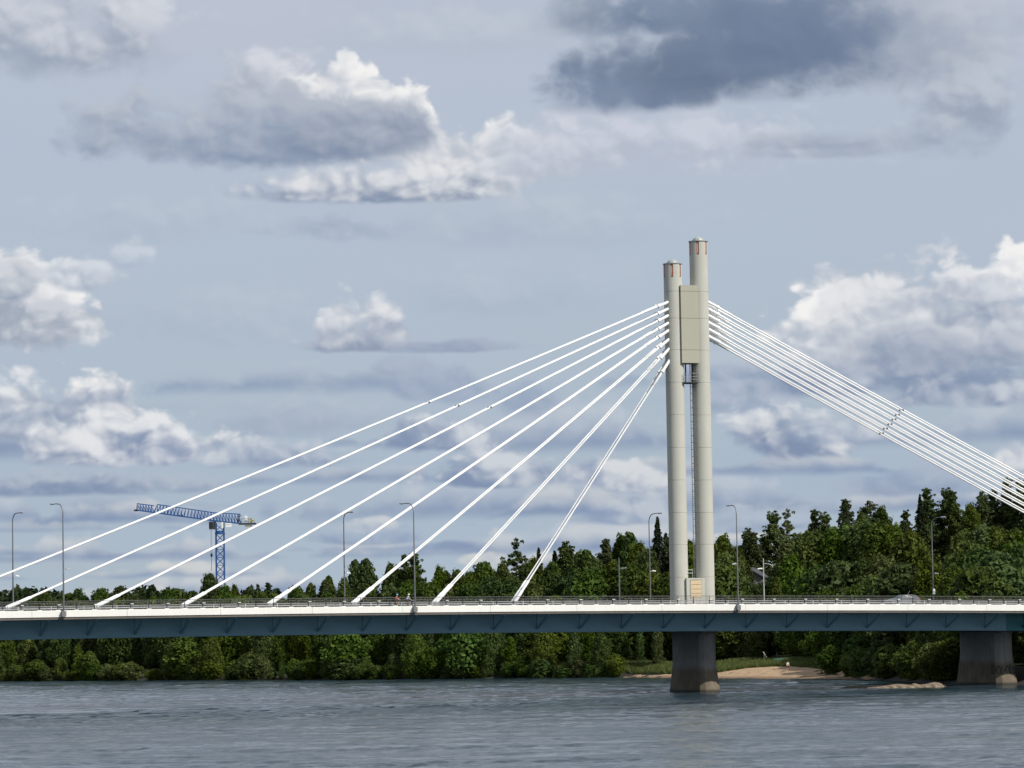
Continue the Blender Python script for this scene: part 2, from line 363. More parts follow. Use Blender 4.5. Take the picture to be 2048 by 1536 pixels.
M['birch_bark'] = surface('birch_bark', (.62, .6, .55), (.10, .09, .08), .8, scale=2.2, stretch=(1, 1, 2.5), lo=.36, hi=.46)
M['pine_bark'] = surface('pine_bark', (.20, .11, .06), (.09, .06, .045), .9, scale=2, stretch=(3, 3, .8))
M['rock'] = surface('pale_rock', (.27, .215, .15), (.17, .135, .10), .9, scale=1.2, bump=.5)
M['boat'] = surface('boat_green_paint', (.02, .16, .13), (.015, .12, .1), .5, scale=1)
M['house_wall'] = surface('house_brown_boards', (.12, .105, .095), (.09, .08, .075), .8, scale=2, stretch=(4, 4, .3))
M['house_white'] = surface('house_white_boards', (.62, .62, .6), (.52, .52, .5), .8, scale=2, stretch=(4, 4, .3))
M['roof_dark'] = surface('dark_roof_sheet', (.06, .06, .065), (.045, .045, .05), .7, scale=2)
M['roof_red'] = surface('red_brown_roof_tile', (.24, .12, .095), (.17, .09, .075), .8, scale=3, stretch=(1, 3, 3))
M['house_tan'] = surface('house_tan_render', (.30, .25, .19), (.24, .2, .15), .85, scale=1.5)
M['driftwood'] = surface('bleached_wood', (.48, .45, .40), (.34, .31, .27), .85, scale=3, stretch=(5, 5, .5))

def pier_mat():
    m_, t, b = mat('pier_concrete'); b.inputs['Roughness'].default_value = .85
    p = coords(t); x, y, z = t.sep(p)
    big = t.noise(p, .5, 5, .6); st = t.noise(t.vmath('MULTIPLY', p, (1.6, 1.6, .06)), 1.5, 6, .6)
    dry = t.mix(t.smooth(t.math('ADD', t.math('MULTIPLY', st, .4), t.math('MULTIPLY', big, .6)), .3, .72), (.15, .147, .14, 1), (.235, .23, .22, 1))
    wet = t.mix(t.smooth(big, .35, .7), (.11, .088, .06, 1), (.17, .14, .10, 1))
    edge = t.math('ADD', z, t.math('MULTIPLY', t.math('SUBTRACT', t.noise(t.vmath('MULTIPLY', p, (1, 1, .1)), .8, 3, .5), .5), .9))
    col = t.mix(t.smooth(edge, 2.6, 3.6), wet, dry)
    lowb = t.mix(t.smooth(z, .15, .5), (.035, .03, .022, 1), col)
    t.put(b.inputs['Base Color'], lowb)
    return m_
M['pier'] = pier_mat()

def foliage(name, dark, mid, light, trans=.3, hue=.06):
    m_, t, b = mat(name)
    p = coords(t); oi = t.node('ShaderNodeObjectInfo')
    n1 = t.noise(t.vmath('ADD', p, t.vmath('SCALE', oi.outputs['Location'])), .55, 4, .6)
    n2 = t.noise(p, 3.1, 2, .5)
    f = t.math('ADD', t.math('MULTIPLY', n1, .6), t.math('MULTIPLY', n2, .4))
    c1 = t.mix(t.smooth(f, .34, .52), (*dark, 1), (*mid, 1))
    c2 = t.mix(t.smooth(f, .50, .68), c1, (*light, 1))
    hs = t.node('ShaderNodeHueSaturation'); t.put(hs.inputs['Color'], c2)
    r = oi.outputs['Random']
    t.put(hs.inputs['Hue'], t.math('ADD', .497 - hue * .5, t.math('MULTIPLY', r, hue * .7)))
    r2 = t.math('FRACT', t.math('MULTIPLY', r, 17.3))
    t.put(hs.inputs['Value'], t.math('ADD', .72, t.math('MULTIPLY', r2, .6)))
    r3 = t.math('FRACT', t.math('MULTIPLY', r, 7.7))
    t.put(hs.inputs['Saturation'], t.math('ADD', .8, t.math('MULTIPLY', r3, .3)))
    b.inputs['Roughness'].default_value = .6; b.inputs['Specular IOR Level'].default_value = .1
    t.put(b.inputs['Base Color'], hs.outputs[0])
    tr = t.node('ShaderNodeBsdfTranslucent'); t.put(tr.inputs['Color'], hs.outputs[0])
    mx = t.node('ShaderNodeMixShader'); mx.inputs[0].default_value = trans
    t.l.new(b.outputs[0], mx.inputs[1]); t.l.new(tr.outputs[0], mx.inputs[2])
    t.l.new(mx.outputs[0], t.n['Material Output'].inputs[0])
    return m_
M['leaf'] = foliage('broad_leaves', (.021, .044, .007), (.047, .083, .012), (.094, .138, .021), .22)
M['birch_leaf'] = foliage('birch_leaves', (.028, .051, .008), (.058, .094, .014), (.110, .148, .025), .22)
M['willow_leaf'] = foliage('willow_leaves', (.030, .055, .010), (.064, .098, .017), (.120, .158, .034), .22)
M['needle'] = foliage('pine_needles', (.022, .040, .012), (.045, .070, .018), (.080, .106, .029), .1, .04)
M['spruce'] = foliage('spruce_needles', (.013, .024, .009), (.025, .039, .013), (.043, .06, .02), .08, .03)
M['grass'] = foliage('bank_grass', (.075, .11, .016), (.135, .18, .026), (.20, .24, .055), .4, .03)

# ------------------------------------------------------------------ mesh builder
class MB:
    def __init__(s): s.v = []; s.f = []
    def add(s, vs, fs):
        o = len(s.v); s.v += [tuple(p) for p in vs]; s.f += [tuple(o + i for i in f) for f in fs]
    def box(s, x0, x1, y0, y1, z0, z1):
        s.add([(x0, y0, z0), (x1, y0, z0), (x1, y1, z0), (x0, y1, z0), (x0, y0, z1), (x1, y0, z1), (x1, y1, z1), (x0, y1, z1)],
              [(3, 2, 1, 0), (4, 5, 6, 7), (0, 1, 5, 4), (1, 2, 6, 5), (2, 3, 7, 6), (3, 0, 4, 7)])
    def obox(s, c, ax, ay, az):                          # oriented box: centre and three half-axis vectors
        c, ax, ay, az = map(Vector, (c, ax, ay, az))
        vs = [c + i * ax + j * ay + k * az for k in (-1, 1) for j in (-1, 1) for i in (-1, 1)]
        s.add(vs, [(0, 2, 3, 1), (4, 5, 7, 6), (0, 1, 5, 4), (2, 6, 7, 3), (0, 4, 6, 2), (1, 3, 7, 5)])
    def bar(s, a, b, w, h=None):
        a, b = Vector(a), Vector(b); d = b - a; L = d.length
        if L < 1e-6: return
        d /= L; up = Vector((0, 0, 1)) if abs(d.z) < .95 else Vector((0, 1, 0))
        x = d.cross(up).normalized(); y = x.cross(d)
        s.obox((a + b) / 2, d * L / 2, x * w / 2, y * (h or w) / 2)
    def tube(s, path, rad, n=10, cap=True):
        path = [Vector(p) for p in path]
        if not hasattr(rad, '__len__'): rad = [rad] * len(path)
        rings = []; x = None
        for i, p in enumerate(path):
            d = (path[min(i + 1, len(path) - 1)] - path[max(i - 1, 0)]).normalized()
            if x is None:
                up = Vector((0, 0, 1)) if abs(d.z) < .9 else Vector((0, 1, 0)); x = d.cross(up).normalized()
            else: x = (x - d * x.dot(d)).normalized()
            y = d.cross(x)
            rings.append([p + (x * cos(2 * pi * k / n) + y * sin(2 * pi * k / n)) * rad[i] for k in range(n)])
        vs = [q for r_ in rings for q in r_]; fs = []
        for i in range(len(path) - 1):
            for k in range(n):
                k2 = (k + 1) % n; fs.append((i * n + k, i * n + k2, (i + 1) * n + k2, (i + 1) * n + k))
        if cap: fs += [tuple(reversed(range(n))), tuple((len(path) - 1) * n + k for k in range(n))]
        s.add(vs, fs)
    def lathe(s, prof, n=48, c=(0, 0, 0), cap=True):
        vs = []; fs = []
        for r_, z in prof:
            vs += [(c[0] + r_ * cos(2 * pi * k / n), c[1] + r_ * sin(2 * pi * k / n), c[2] + z) for k in range(n)]
        for i in range(len(prof) - 1):
            for k in range(n):
                k2 = (k + 1) % n; fs.append((i * n + k, i * n + k2, (i + 1) * n + k2, (i + 1) * n + k))
        if cap: fs += [tuple(reversed(range(n))), tuple((len(prof) - 1) * n + k for k in range(n))]
        s.add(vs, fs)
    def loft(s, secs, cap=True):
        n = len(secs[0]); vs = [p for sec in secs for p in sec]; fs = []
        for i in range(len(secs) - 1):
            for k in range(n):
                k2 = (k + 1) % n; fs.append((i * n + k, i * n + k2, (i + 1) * n + k2, (i + 1) * n + k))
        if cap: fs += [tuple(reversed(range(n))), tuple((len(secs) - 1) * n + k for k in range(n))]
        s.add(vs, fs)
    def ball(s, c, r, n=12, sc=(1, 1, 1)):
        prof = [(max(.001, sin(pi * i / (n // 2))), -cos(pi * i / (n // 2))) for i in range(n // 2 + 1)]
        o = len(s.v); s.lathe(prof, n)
        for i in range(o, len(s.v)):
            x, y, z = s.v[i]; s.v[i] = (c[0] + x * r * sc[0], c[1] + y * r * sc[1], c[2] + z * r * sc[2])
    def mesh(s, name, smooth=False):
        me = bpy.data.meshes.new(name); me.from_pydata(s.v, [], s.f)
        if smooth: me.polygons.foreach_set('use_smooth', [True] * len(me.polygons))
        bm = bmesh.new(); bm.from_mesh(me); bmesh.ops.recalc_face_normals(bm, faces=bm.faces); bm.to_mesh(me); bm.free()
        me.update(); return me
    def build(s, name, m_, parent=None, smooth=False):
        me = s.mesh(name, smooth); me.materials.append(m_)
        return link(name, me, parent)
def link(name, me, parent=None, loc=None):
    o = bpy.data.objects.new(name, me); COL.objects.link(o)
    if parent: o.parent = parent
    if loc is not None: o.location = loc
    return o
def tag(o, label=None, cat=None, group=None, kind=None):
    if label: o['label'] = label
    if cat: o['category'] = cat
    if group: o['group'] = group
    if kind: o['kind'] = kind
    return o
def empty(name, loc, rz=0., label=None, cat=None, group=None):
    o = bpy.data.objects.new(name, None); COL.objects.link(o); o.location = loc; o.rotation_euler = (0, 0, rz)
    o.empty_display_size = .5
    return tag(o, label, cat, group)
def smooth_by_angle(o, ang=35):
    me = o.data; me.polygons.foreach_set('use_smooth', [True] * len(me.polygons))
    bm = bmesh.new(); bm.from_mesh(me)
    for e in bm.edges:
        if len(e.link_faces) == 2 and e.calc_face_angle(0) > radians(ang): e.smooth = False
    bm.to_mesh(me); bm.free()
    return o

# ------------------------------------------------------------------ terrain and river
SHORE = np.array([(-2500, 1500), (-900, 1010), (-400, 830), (-200, 735), (-98, 676), (-67, 654), (-29, 616), (-3, 603), (18, 590), (32, 568), (43.6, 549.5), (49.5, 537.6), (55, 500), (60, 482), (66, 466), (80, 446), (110, 424), (180, 396), (400, 330), (1200, 150), (2500, -100)], float)
def shore_dist(X, Y):
    X = np.asarray(X, float); Y = np.asarray(Y, float)
    best = np.full(X.shape, 1e9)
    for a, b in zip(SHORE[:-1], SHORE[1:]):
        d = b - a; L2 = d @ d
        t = np.clip(((X - a[0]) * d[0] + (Y - a[1]) * d[1]) / L2, 0, 1)
        best = np.minimum(best, np.hypot(X - a[0] - t * d[0], Y - a[1] - t * d[1]))
    return np.where(Y > np.interp(X, SHORE[:, 0], SHORE[:, 1]), best, -best)
def sstep(x, a, b):
    t = np.clip((x - a) / (b - a), 0, 1); return t * t * (3 - 2 * t)
def wob(X, Y, s, seed=0):
    return (np.sin(X / s + seed) * np.cos(Y / s * 1.3 + seed * 2.1) + .5 * np.sin(X / s * 2.3 + Y / s * 1.7 + seed) + .25 * np.sin(X / s * 5.1 - Y / s * 4.3)) / 1.75
def ground(X, Y):
    X = np.asarray(X, float); Y = np.asarray(Y, float)
    s = shore_dist(X, Y)
    beach = sstep(X, 22, 32) * (1 - sstep(X, 46, 54)) * (Y > 520)
    steep = 2.2 * sstep(s, -1.0, 8.0) - .15
    flat = 2.3 * np.clip((s + .5) / 15, 0, 1) ** 1.15 - .02
    h = np.where(s > -1, steep * (1 - beach) + flat * beach, np.maximum(-3, .12 * (s + 1) - .15))
    h = h + np.where(s > 3, .25 * wob(X, Y, 6, 1) * sstep(s, 3, 12), 0)
    h = h + np.where(s > 0, 10.5 * sstep(X, 10, 85) * sstep(s, 18, 95) + 3.5 * sstep(s, 10, 70), 0)
    h = h + np.where(s > 300, 14 * sstep(s, 400, 2200), 0)
    # the approach embankment carries the road away behind the abutment
    return h
def gz(x, y): return float(ground(np.array([x]), np.array([y]))[0])

def grid_mesh(name, xs, ys, zf):
    X, Y = np.meshgrid(xs, ys); Z = zf(X, Y)
    nx, ny = len(xs), len(ys)
    co_ = np.stack([X, Y, Z], -1).reshape(-1, 3)
    i = np.arange(nx * ny).reshape(ny, nx)
    f = np.stack([i[:-1, :-1], i[:-1, 1:], i[1:, 1:], i[1:, :-1]], -1).reshape(-1, 4)
    return np_mesh(name, co_, f)
def np_mesh(name, co_, quads, smooth=True):
    me = bpy.data.meshes.new(name)
    me.vertices.add(len(co_)); me.vertices.foreach_set('co', np.ascontiguousarray(co_, np.float32).ravel())
    q = np.ascontiguousarray(quads, np.int32); k = q.shape[1]
    me.loops.add(q.size); me.loops.foreach_set('vertex_index', q.ravel())
    me.polygons.add(len(q)); me.polygons.foreach_set('loop_start', np.arange(0, q.size, k, dtype=np.int32))
    me.polygons.foreach_set('loop_total', np.full(len(q), k, np.int32))
    if smooth: me.polygons.foreach_set('use_smooth', np.ones(len(q), bool))
    me.update(calc_edges=True)
    return me

def axis(lo, hi, dense_lo, dense_hi, step, grow=1.25):
    a = list(np.arange(dense_lo, dense_hi + step, step)); s = step
    while a[-1] < hi: s *= grow; a.append(min(hi, a[-1] + s))
    s = step
    while a[0] > lo: s *= grow; a.insert(0, max(lo, a[0] - s))
    return np.array(a)
def earth_mat():
    m_, t, b = mat('bank_earth'); b.inputs['Roughness'].default_value = .95
    p = t.node('ShaderNodeNewGeometry').outputs['Position']
    n = t.noise(p, .35, 6, .6); f = t.noise(p, 4, 4, .6)
    c = t.mix(t.smooth(n, .38, .62), (.020, .030, .009, 1), (.040, .056, .015, 1))
    c = t.mix(t.smooth(f, .55, .75), c, (.028, .026, .015, 1))
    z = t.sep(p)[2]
    c = t.mix(t.smooth(t.math('ADD', z, t.math('MULTIPLY', t.math('SUBTRACT', f, .5), .6)), .5, 1.3), (.018, .016, .010, 1), c)  # wet mud near the water; its dark tone also paints in the bank shade
    t.put(b.inputs['Base Color'], c)
    return m_
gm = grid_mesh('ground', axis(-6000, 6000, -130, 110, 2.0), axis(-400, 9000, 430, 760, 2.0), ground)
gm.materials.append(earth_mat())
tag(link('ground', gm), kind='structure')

def sand_mat():
    m_, t, b = mat('beach_sand'); b.inputs['Roughness'].default_value = .95
    p = t.node('ShaderNodeNewGeometry').outputs['Position']; x, y, z = t.sep(p)
    n = t.noise(p, .8, 6, .62); f = t.noise(t.vmath('MULTIPLY', p, (1, 1, 3)), 3, 4, .6)
    c = t.mix(t.smooth(n, .35, .65), (.29, .195, .11, 1), (.40, .28, .17, 1))
    c = t.mix(t.smooth(f, .6, .72), c, (.24, .16, .095, 1))
    zz = t.math('ADD', z, t.math('MULTIPLY', t.math('SUBTRACT', n, .5), .3))
    c = t.mix(t.smooth(zz, .05, .45), (.17, .105, .058, 1), c)
    t.put(b.inputs['Base Color'], c)
    bn = t.node('ShaderNodeBump'); bn.inputs['Strength'].default_value = .6; bn.inputs['Distance'].default_value = .12
    t.put(bn.inputs['Height'], t.noise(p, 1.6, 6, .65)); t.l.new(bn.outputs[0], b.inputs['Normal'])
    return m_
SAND = sand_mat()
def beach_mesh():
    X, Y = np.meshgrid(np.arange(15, 56, .5), np.arange(525, 600, .5))
    s = shore_dist(X, Y)
    lim = np.interp(X, [15, 20, 26, 33, 38, 46, 52, 56], [1.2, 3.0, 3.5, 7, 12.5, 13.5, 8, 3]) + .8 * wob(X, Y, 2.2, 4)
    keep = (s > -2.5) & (s < lim)
    Z = ground(X, Y) + .05 + .07 * wob(X, Y, 1.1, 2) * sstep(s, 1, 4) - .3 * sstep(s - lim, -1.2, 0)
    idx = -np.ones(X.shape, int); ny, nx = X.shape
    fs = []
    for j in range(ny - 1):
        for i in range(nx - 1):
            if keep[j, i] and keep[j, i + 1] and keep[j + 1, i] and keep[j + 1, i + 1]: fs.append((j * nx + i, j * nx + i + 1, (j + 1) * nx + i + 1, (j + 1) * nx + i))
    used = sorted({k for f in fs for k in f}); mp = {k: n for n, k in enumerate(used)}
    co_ = np.stack([X, Y, Z], -1).reshape(-1, 3)[used]
    return np_mesh('beach', co_, np.array([[mp[k] for k in f] for f in fs]))
bm_ = beach_mesh(); bm_.materials.append(SAND); tag(link('beach', bm_), kind='structure')

def water_mat():
    m_, t, b = mat('river_water')
    b.inputs['Base Color'].default_value = (.021, .040, .053, 1); b.inputs['IOR'].default_value = 1.33
    p = t.node('ShaderNodeNewGeometry').outputs['Position']
    fine = t.noise(t.vmath('MULTIPLY', p, (1.0, 1.5, 1)), 2.2, 5, .66)
    gust = t.smooth(t.noise(t.vmath('MULTIPLY', p, (.03, .16, 1)), 1.0, 7, .68), .40, .62)
    t.put(b.inputs['Roughness'], t.math('ADD', .08, t.math('MULTIPLY', gust, .10)))
    bn = t.node('ShaderNodeBump'); bn.inputs['Distance'].default_value = .10
    t.put(bn.inputs['Strength'], t.math('ADD', .20, t.math('MULTIPLY', gust, .95)))
    t.put(bn.inputs['Height'], fine); t.l.new(bn.outputs[0], b.inputs['Normal'])
    return m_
def wave_z(X, Y):
    rng = np.random.RandomState(3); Z = np.zeros_like(X)
    for k in range(46):
        lam = .85 * 1.05 ** k * (1 + .1 * rng.rand())
        
        th = rng.normal(pi / 2, .75); a = .0085 * lam ** .45 * (.6 + .8 * rng.rand())
        kx, ky = cos(th) * 2 * pi / lam, sin(th) * 2 * pi / lam
        Z += a * np.sin(kx * X + ky * Y + rng.rand() * 7 + .8 * np.sin(X / 23 + k) + .8 * np.sin(Y / 31 + 2 * k))
    g = .5 + .5 * wob(X / 3.2, Y, 9, 2) ; g2 = .5 + .5 * wob(X / 2.5, Y, 27, 5)
    g3 = np.clip(.5 + .75 * wob(X / 4.5 + 3, Y, 3.1, 7), 0, 1)
    return 1.0 * Z * (.30 + .5 * g + .35 * g2) * (.45 + .75 * g3)
wxs = np.arange(-110, 100, .42); wys = 205 * np.exp(np.arange(0, np.log(745 / 205), .0016))
fadeX = lambda X, Y: wave_z(X, Y) * sstep(X, -110, -100) * (1 - sstep(X, 90, 100)) * sstep(Y, 205, 212) * (1 - sstep(Y, 720, 745))
WM = water_mat()
wm_ = grid_mesh('river', wxs, wys, fadeX)
wm_.materials.append(WM)
# the calm rest of the river joins the rippled part edge to edge
bmw = bmesh.new()
x0, x1, y0, y1 = wxs[0], wxs[-1], wys[0], wys[-1]
far = 5000
for (a, b_, c_, d_) in ((-far, far, -900, y0), (-far, far, y1, 2600), (-far, x0, y0, y1), (x1, far, y0, y1)):
    vs = [bmw.verts.new(q) for q in ((a, c_, 0), (b_, c_, 0), (b_, d_, 0), (a, d_, 0))]; bmw.faces.new(vs)
bmw.from_mesh(wm_); bmw.to_mesh(wm_); bmw.free()
wm_.polygons.foreach_set('use_smooth', [True] * len(wm_.polygons))
tag(link('river', wm_), kind='structure')

# ------------------------------------------------------------------ the bridge
BR = empty('cable_stayed_bridge', tuple(O), ALPHA, 'cable-stayed bridge with white stays, twin concrete pylon columns and blue girder over the river', 'bridge')
U0_, U1_ = -215.0, 125.0
HW = 12.75
FH, SB, GH = .78, .28, 2.27                              # fascia, soffit step, girder depth
STEEL_END = on_bridge(2016, 1245, -8.8)[0]
def stations(a, b, step=4.0):
    n = max(1, int(round((b - a) / step))); return [a + (b - a) * i / n for i in range(n + 1)]
def sweep(prof, us, z0=deck_z):                          # closed (v, dz) profile swept along the deck line
    mb = MB(); mb.loft([[(u, v, z0(u) + dz) for v, dz in prof] for u in us]); return mb
ST = stations(U0_, U1_)
for sgn in (-1, 1):
    fb = MB()
    for i in range(30):
        u_a, u_b = U0_ + i * 11.4, min(U1_, U0_ + (i + 1) * 11.4 - .035)
        if u_a < U1_: fb.add(*(lambda q: (q.v, q.f))(sweep([(sgn * HW, -FH), (sgn * HW, -.03), (sgn * (HW - .03), 0), (sgn * (HW - .45), 0), (sgn * (HW - .45), -FH)], stations(u_a, u_b, 3.8))))
    fb.build('edge_fascia', M['fascia'], BR)
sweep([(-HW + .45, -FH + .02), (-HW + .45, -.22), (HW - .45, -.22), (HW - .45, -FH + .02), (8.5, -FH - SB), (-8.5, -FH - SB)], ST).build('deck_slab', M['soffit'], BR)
sweep([(-9.2, -.216), (-9.2, -.15), (9.2, -.15), (9.2, -.216)], ST).build('road_surface', M['asphalt'], BR)
for v in (-8.9, -1.6, 1.6, 8.9):
    mk = MB()
    for a, b in zip(ST[:-1], ST[1:]):
        mk.add([(a, v - .08, deck_z(a) - .146), (b, v - .08, deck_z(b) - .146), (b, v + .08, deck_z(b) - .146), (a, v + .08, deck_z(a) - .146)], [(0, 1, 2, 3)])
    mk.build('lane_marking', M['white'], BR)
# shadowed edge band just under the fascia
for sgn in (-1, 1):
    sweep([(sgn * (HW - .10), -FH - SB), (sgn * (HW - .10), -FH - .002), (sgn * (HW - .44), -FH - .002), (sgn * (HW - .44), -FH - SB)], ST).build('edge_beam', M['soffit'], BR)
WV, ZT, ZB = 8.35, -FH - SB - .004, -FH - SB - GH
def girder(a, b, m_, name):
    us = stations(a, b)
    for sgn in (-1, 1):
        sweep([(sgn * WV, ZT), (sgn * WV, ZB + .05), (sgn * (WV + .12), ZB + .05), (sgn * (WV + .12), ZB), (sgn * (WV - .8), ZB), (sgn * (WV - .8), ZB + .05), (sgn * (WV - .05), ZB + .05), (sgn * (WV - .05), ZT)], us).build(name, m_, BR)
    sweep([(-WV + .81, ZB + .3), (-WV + .81, ZB + .36), (WV - .81, ZB + .36), (WV - .81, ZB + .3)], us).build('girder_floor', m_, BR)
girder(U0_, STEEL_END - .02, M['girder'], 'main_girder')
girder(STEEL_END + .02, U1_, M['teal'], 'approach_girder')
# triangular brackets under the overhang every 5.70 m
def bracket_mesh():
    mb = MB(); a, b = -WV - .002, -HW + .36; zt, zb = -FH - SB - .006, ZB + .42
    p0, p1 = Vector((0, a - .02, zb)), Vector((0, b, zt - .10)); d = (p1 - p0).normalized(); nrm = Vector((0, d.z, -d.y))
    mb.obox((p0 + p1) / 2, d * (p1 - p0).length / 2, Vector((.13, 0, 0)), nrm * .09)
    mb.box(-.012, .012, a - .10, a, zb + .2, zt)
    return mb
BMESH = {}
for key, mm in (('girder', M['girder']), ('teal', M['teal'])):
    me = bracket_mesh().mesh('girder_bracket'); me.materials.append(mm); BMESH[key] = me
k0 = -2.05
for i in range(-36, 22):
    u = k0 + 5.70 * i
    if u > 75 or u < -150: continue
    link('girder_bracket', BMESH['teal' if u > STEEL_END else 'girder'], BR, (u, 0, deck_z(u)))
# railing: bars, hand rail, posts with little path lights
def railing(sgn, posts):
    v = sgn * (HW - .25); mb = MB()
    us = stations(-150, 80, 2.2)
    for a, b in zip(us[:-1], us[1:]):
        for dz, w, h in ((1.06, .07, .055), (.50, .045, .04), (.12, .045, .04)):
            mb.bar((a, v, deck_z(a) + dz), (b, v, deck_z(b) + dz), w, h)
        n = 11
        for k in range(1, n):
            u = a + (b - a) * k / n; z = deck_z(u); mb.box(u - .010, u + .010, v - .010, v + .010, z + .12, z + 1.04)
        if not posts: mb.box(a - .045, a + .045, v - .045, v + .045, deck_z(a), deck_z(a) + 1.05)
    rl = mb.build('railing', M['rail'], BR)
    if posts:
        pm = MB(); pm.box(-.055, .055, -.04, .04, 0, .62); pm.box(-.035, .035, -.03, .03, .62, 1.03); pm.box(-.10, .10, -.09, .09, -.02, .03); pme = pm.mesh('railing_post'); pme.materials.append(M['dark'])
        pl = MB(); pl.box(-.17, .17, -.16, .04, .0, .07); pl.box(-.20, .20, -.18, .06, .07, .09); plm = pl.mesh('post_light'); plm.materials.append(M['white'])
        pb = MB(); pb.box(-.26, .26, -.20, .10, 0, .06); pbm = pb.mesh('post_plinth'); pbm.materials.append(M['fascia'])
        for i, u in enumerate(us):
            if not (-103 < u < 50): continue
            link('railing_post', pme, rl, (u, v, deck_z(u) + .06)); link('post_plinth', pbm, rl, (u, v, deck_z(u) + .001))
            if i % 2: link('post_light', plm, rl, (u + .12, v - .05, deck_z(u) + .60))
railing(-1, True); railing(1, False)
def guard(v, m_, beams):
    mb = MB(); us = stations(-150, 80, 4.0)
    for a, b in zip(us[:-1], us[1:]):
        za, zb = deck_z(a) - .15, deck_z(b) - .15
        for dz, h in beams:
            mb.bar((a, v, za + dz), (b, v, zb + dz), .06, h)
        mb.box(a - .05, a + .05, v - .05, v + .05, za, za + .62)
    return mb.build('guard_rail', m_, BR)
guard(-9.5, M['galv'], ((.64, .07), (.40, .10))); guard(9.5, M['dark'], ((.70, .08), (.50, .08)))

# pylon: two cylinders, front panel, platform, ladder, base box
TUBES = ((-1.85, 1.19, 55.2), (1.85, 1.19, 58.2))
JOINTS = [51.6, 48.1, 44.0, 39.8, 35.6, 31.4, 27.2, 23.0, 18.9, 14.7]
for cu, R, ztop in TUBES:
    zs = ztop - 1.75
    prof = [(R, 10.4)]
    for j in sorted(JOINTS): prof += [(R, j - .045), (R - .03, j - .035), (R - .03, j + .035), (R, j + .045)]
    prof += [(R, zs), (.01, zs)]
    mb = MB(); mb.lathe(prof, 64, (cu, 0, 0), cap=False)
    # notched top ring with six tall slots
    ring = []; n = 6; half = radians(8.2)
    offs = radians(-90 - 21 - 8) 
    for k in range(n):
        a0 = offs + k * 2 * pi / n
        ring += [((R) * cos(a0 - half), (R) * sin(a0 - half)), ((R - .26) * cos(a0 - half), (R - .26) * sin(a0 - half)), ((R - .26) * cos(a0 + half), (R - .26) * sin(a0 + half)), (R * cos(a0 + half), R * sin(a0 + half))]
        for q in range(1, 10):
            a = a0 + half + (2 * pi / n - 2 * half) * q / 10; ring.append((R * cos(a), R * sin(a)))
    mb.loft([[(cu + x, y, z) for x, y in ring] for z in (zs, ztop)])
    colo = smooth_by_angle(mb.build('pylon_column', M['concrete'], BR))
    rm = MB(); rm.lathe([(R - .05, ztop + .002), (R + .09, ztop + .002), (R + .09, ztop + .09), (R - .1, ztop + .11)], 48, (cu, 0, 0)); smooth_by_angle(rm.build('column_rim', M['dome'], colo))
    dm = MB(); dm.lathe([(R * .63 * cos(a), ztop + .112 + .56 * sin(a)) for a in [pi / 2 * i / 10 for i in range(10)]] + [(.01, ztop + .672)], 40, (cu, 0, 0)); smooth_by_angle(dm.build('dome_cap', M['dome'], colo), 60)
    for k in range(n):
        a0 = offs + k * 2 * pi / n; c_, s_ = cos(a0), sin(a0)
        bs = MB(); bs.obox((cu + (R - .19) * c_, (R - .19) * s_, ztop - .86), (.10 * c_, .10 * s_, 0), (-.10 * s_, .10 * c_, 0), (0, 0, .72)); bs.build('beacon_strip', M['beacon'], colo)
u0, zt_ = on_bridge(1361, 570, -1.4); u1, zb_ = on_bridge(1399.5, 726, -1.4); 
pn = MB(); zz = [zb_] + [j for j in sorted(JOINTS) if zb_ < j < zt_] + [zt_]
for a, b in zip(zz[:-1], zz[1:]): pn.box(u0, u1, -1.42, 1.42, a + (.0 if a == zb_ else .03), b - (.0 if b == zt_ else .03))
pn.box(u0 + .04, u1 - .04, -1.38, 1.38, zb_ + .2, zt_ - .2)
pn.build('pylon_panel', M['panel'], BR)
b0 = on_bridge(1373.5, 1180, -1.5)[0]; b1 = on_bridge(1410, 1180, -1.5)[0]; bz = on_bridge(1390, 1156, -1.5)[1]
bb = MB(); bb.box(b0, b1, -1.5, 1.5, 10.6, bz); bo = bb.build('base_box', M['concrete'], BR)
d0, dz1 = on_bridge(1381.5, 1160.5, -1.5); d1, dz0 = on_bridge(1403, 1195.5, -1.5)
dm = MB()
for k in range(4):
    h = (dz1 - dz0) / 4; dm.box(d0, d1, -1.55, -1.502, dz0 + h * k + .03, dz0 + h * (k + 1) - .03)
dm.build('boarded_door', M['plank'], bo)
fr = MB(); fr.box(d0 - .10, d0 - .005, -1.56, -1.502, dz0 - .05, dz1 + .05); fr.box(d1 + .005, d1 + .10, -1.53, -1.502, dz0 - .05, dz1 + .05); fr.box(d0 - .1, d1 + .1, -1.56, -1.502, dz1 + .052, dz1 + .12); fr.build('door_frame', M['panel'], bo)
tr = MB()
for u in (b0 + .12, (b0 + b1) / 2 - .15): tr.tube([(u, -.9, bz), (u, -.9, bz + 1.05)], .03, 8)
for z in (bz + 1.05, bz + .65): tr.tube([(b0 + .1, -.9, z), ((b0 + b1) / 2 - .12, -.9, z)], .03, 8)
tr.build('roof_rail', M['galv'], bo)
pu0, pz = on_bridge(1367, 764, -1.2); pu1 = on_bridge(1397, 764, -1.2)[0]
pf = MB(); pf.box(pu0, pu1, -1.35, 1.0, pz - .12, pz); po = pf.build('service_platform', M['dark'], BR)
pr = MB(); n = 6
for i in range(n + 1):
    u = pu0 + (pu1 - pu0) * i / n; pr.tube([(u, -1.30, pz), (u, -1.30, pz + 1.1)], .025, 6)
for z in (.35, .7, 1.1): pr.tube([(pu0, -1.30, pz + z), (pu1, -1.30, pz + z)], .028, 6); pr.tube([(pu1, -1.3, pz + z), (pu1, .2, pz + z)], .028, 6)
pr.build('platform_rail', M['pole'], po)
lu = on_bridge(1386, 900, 0)[0]
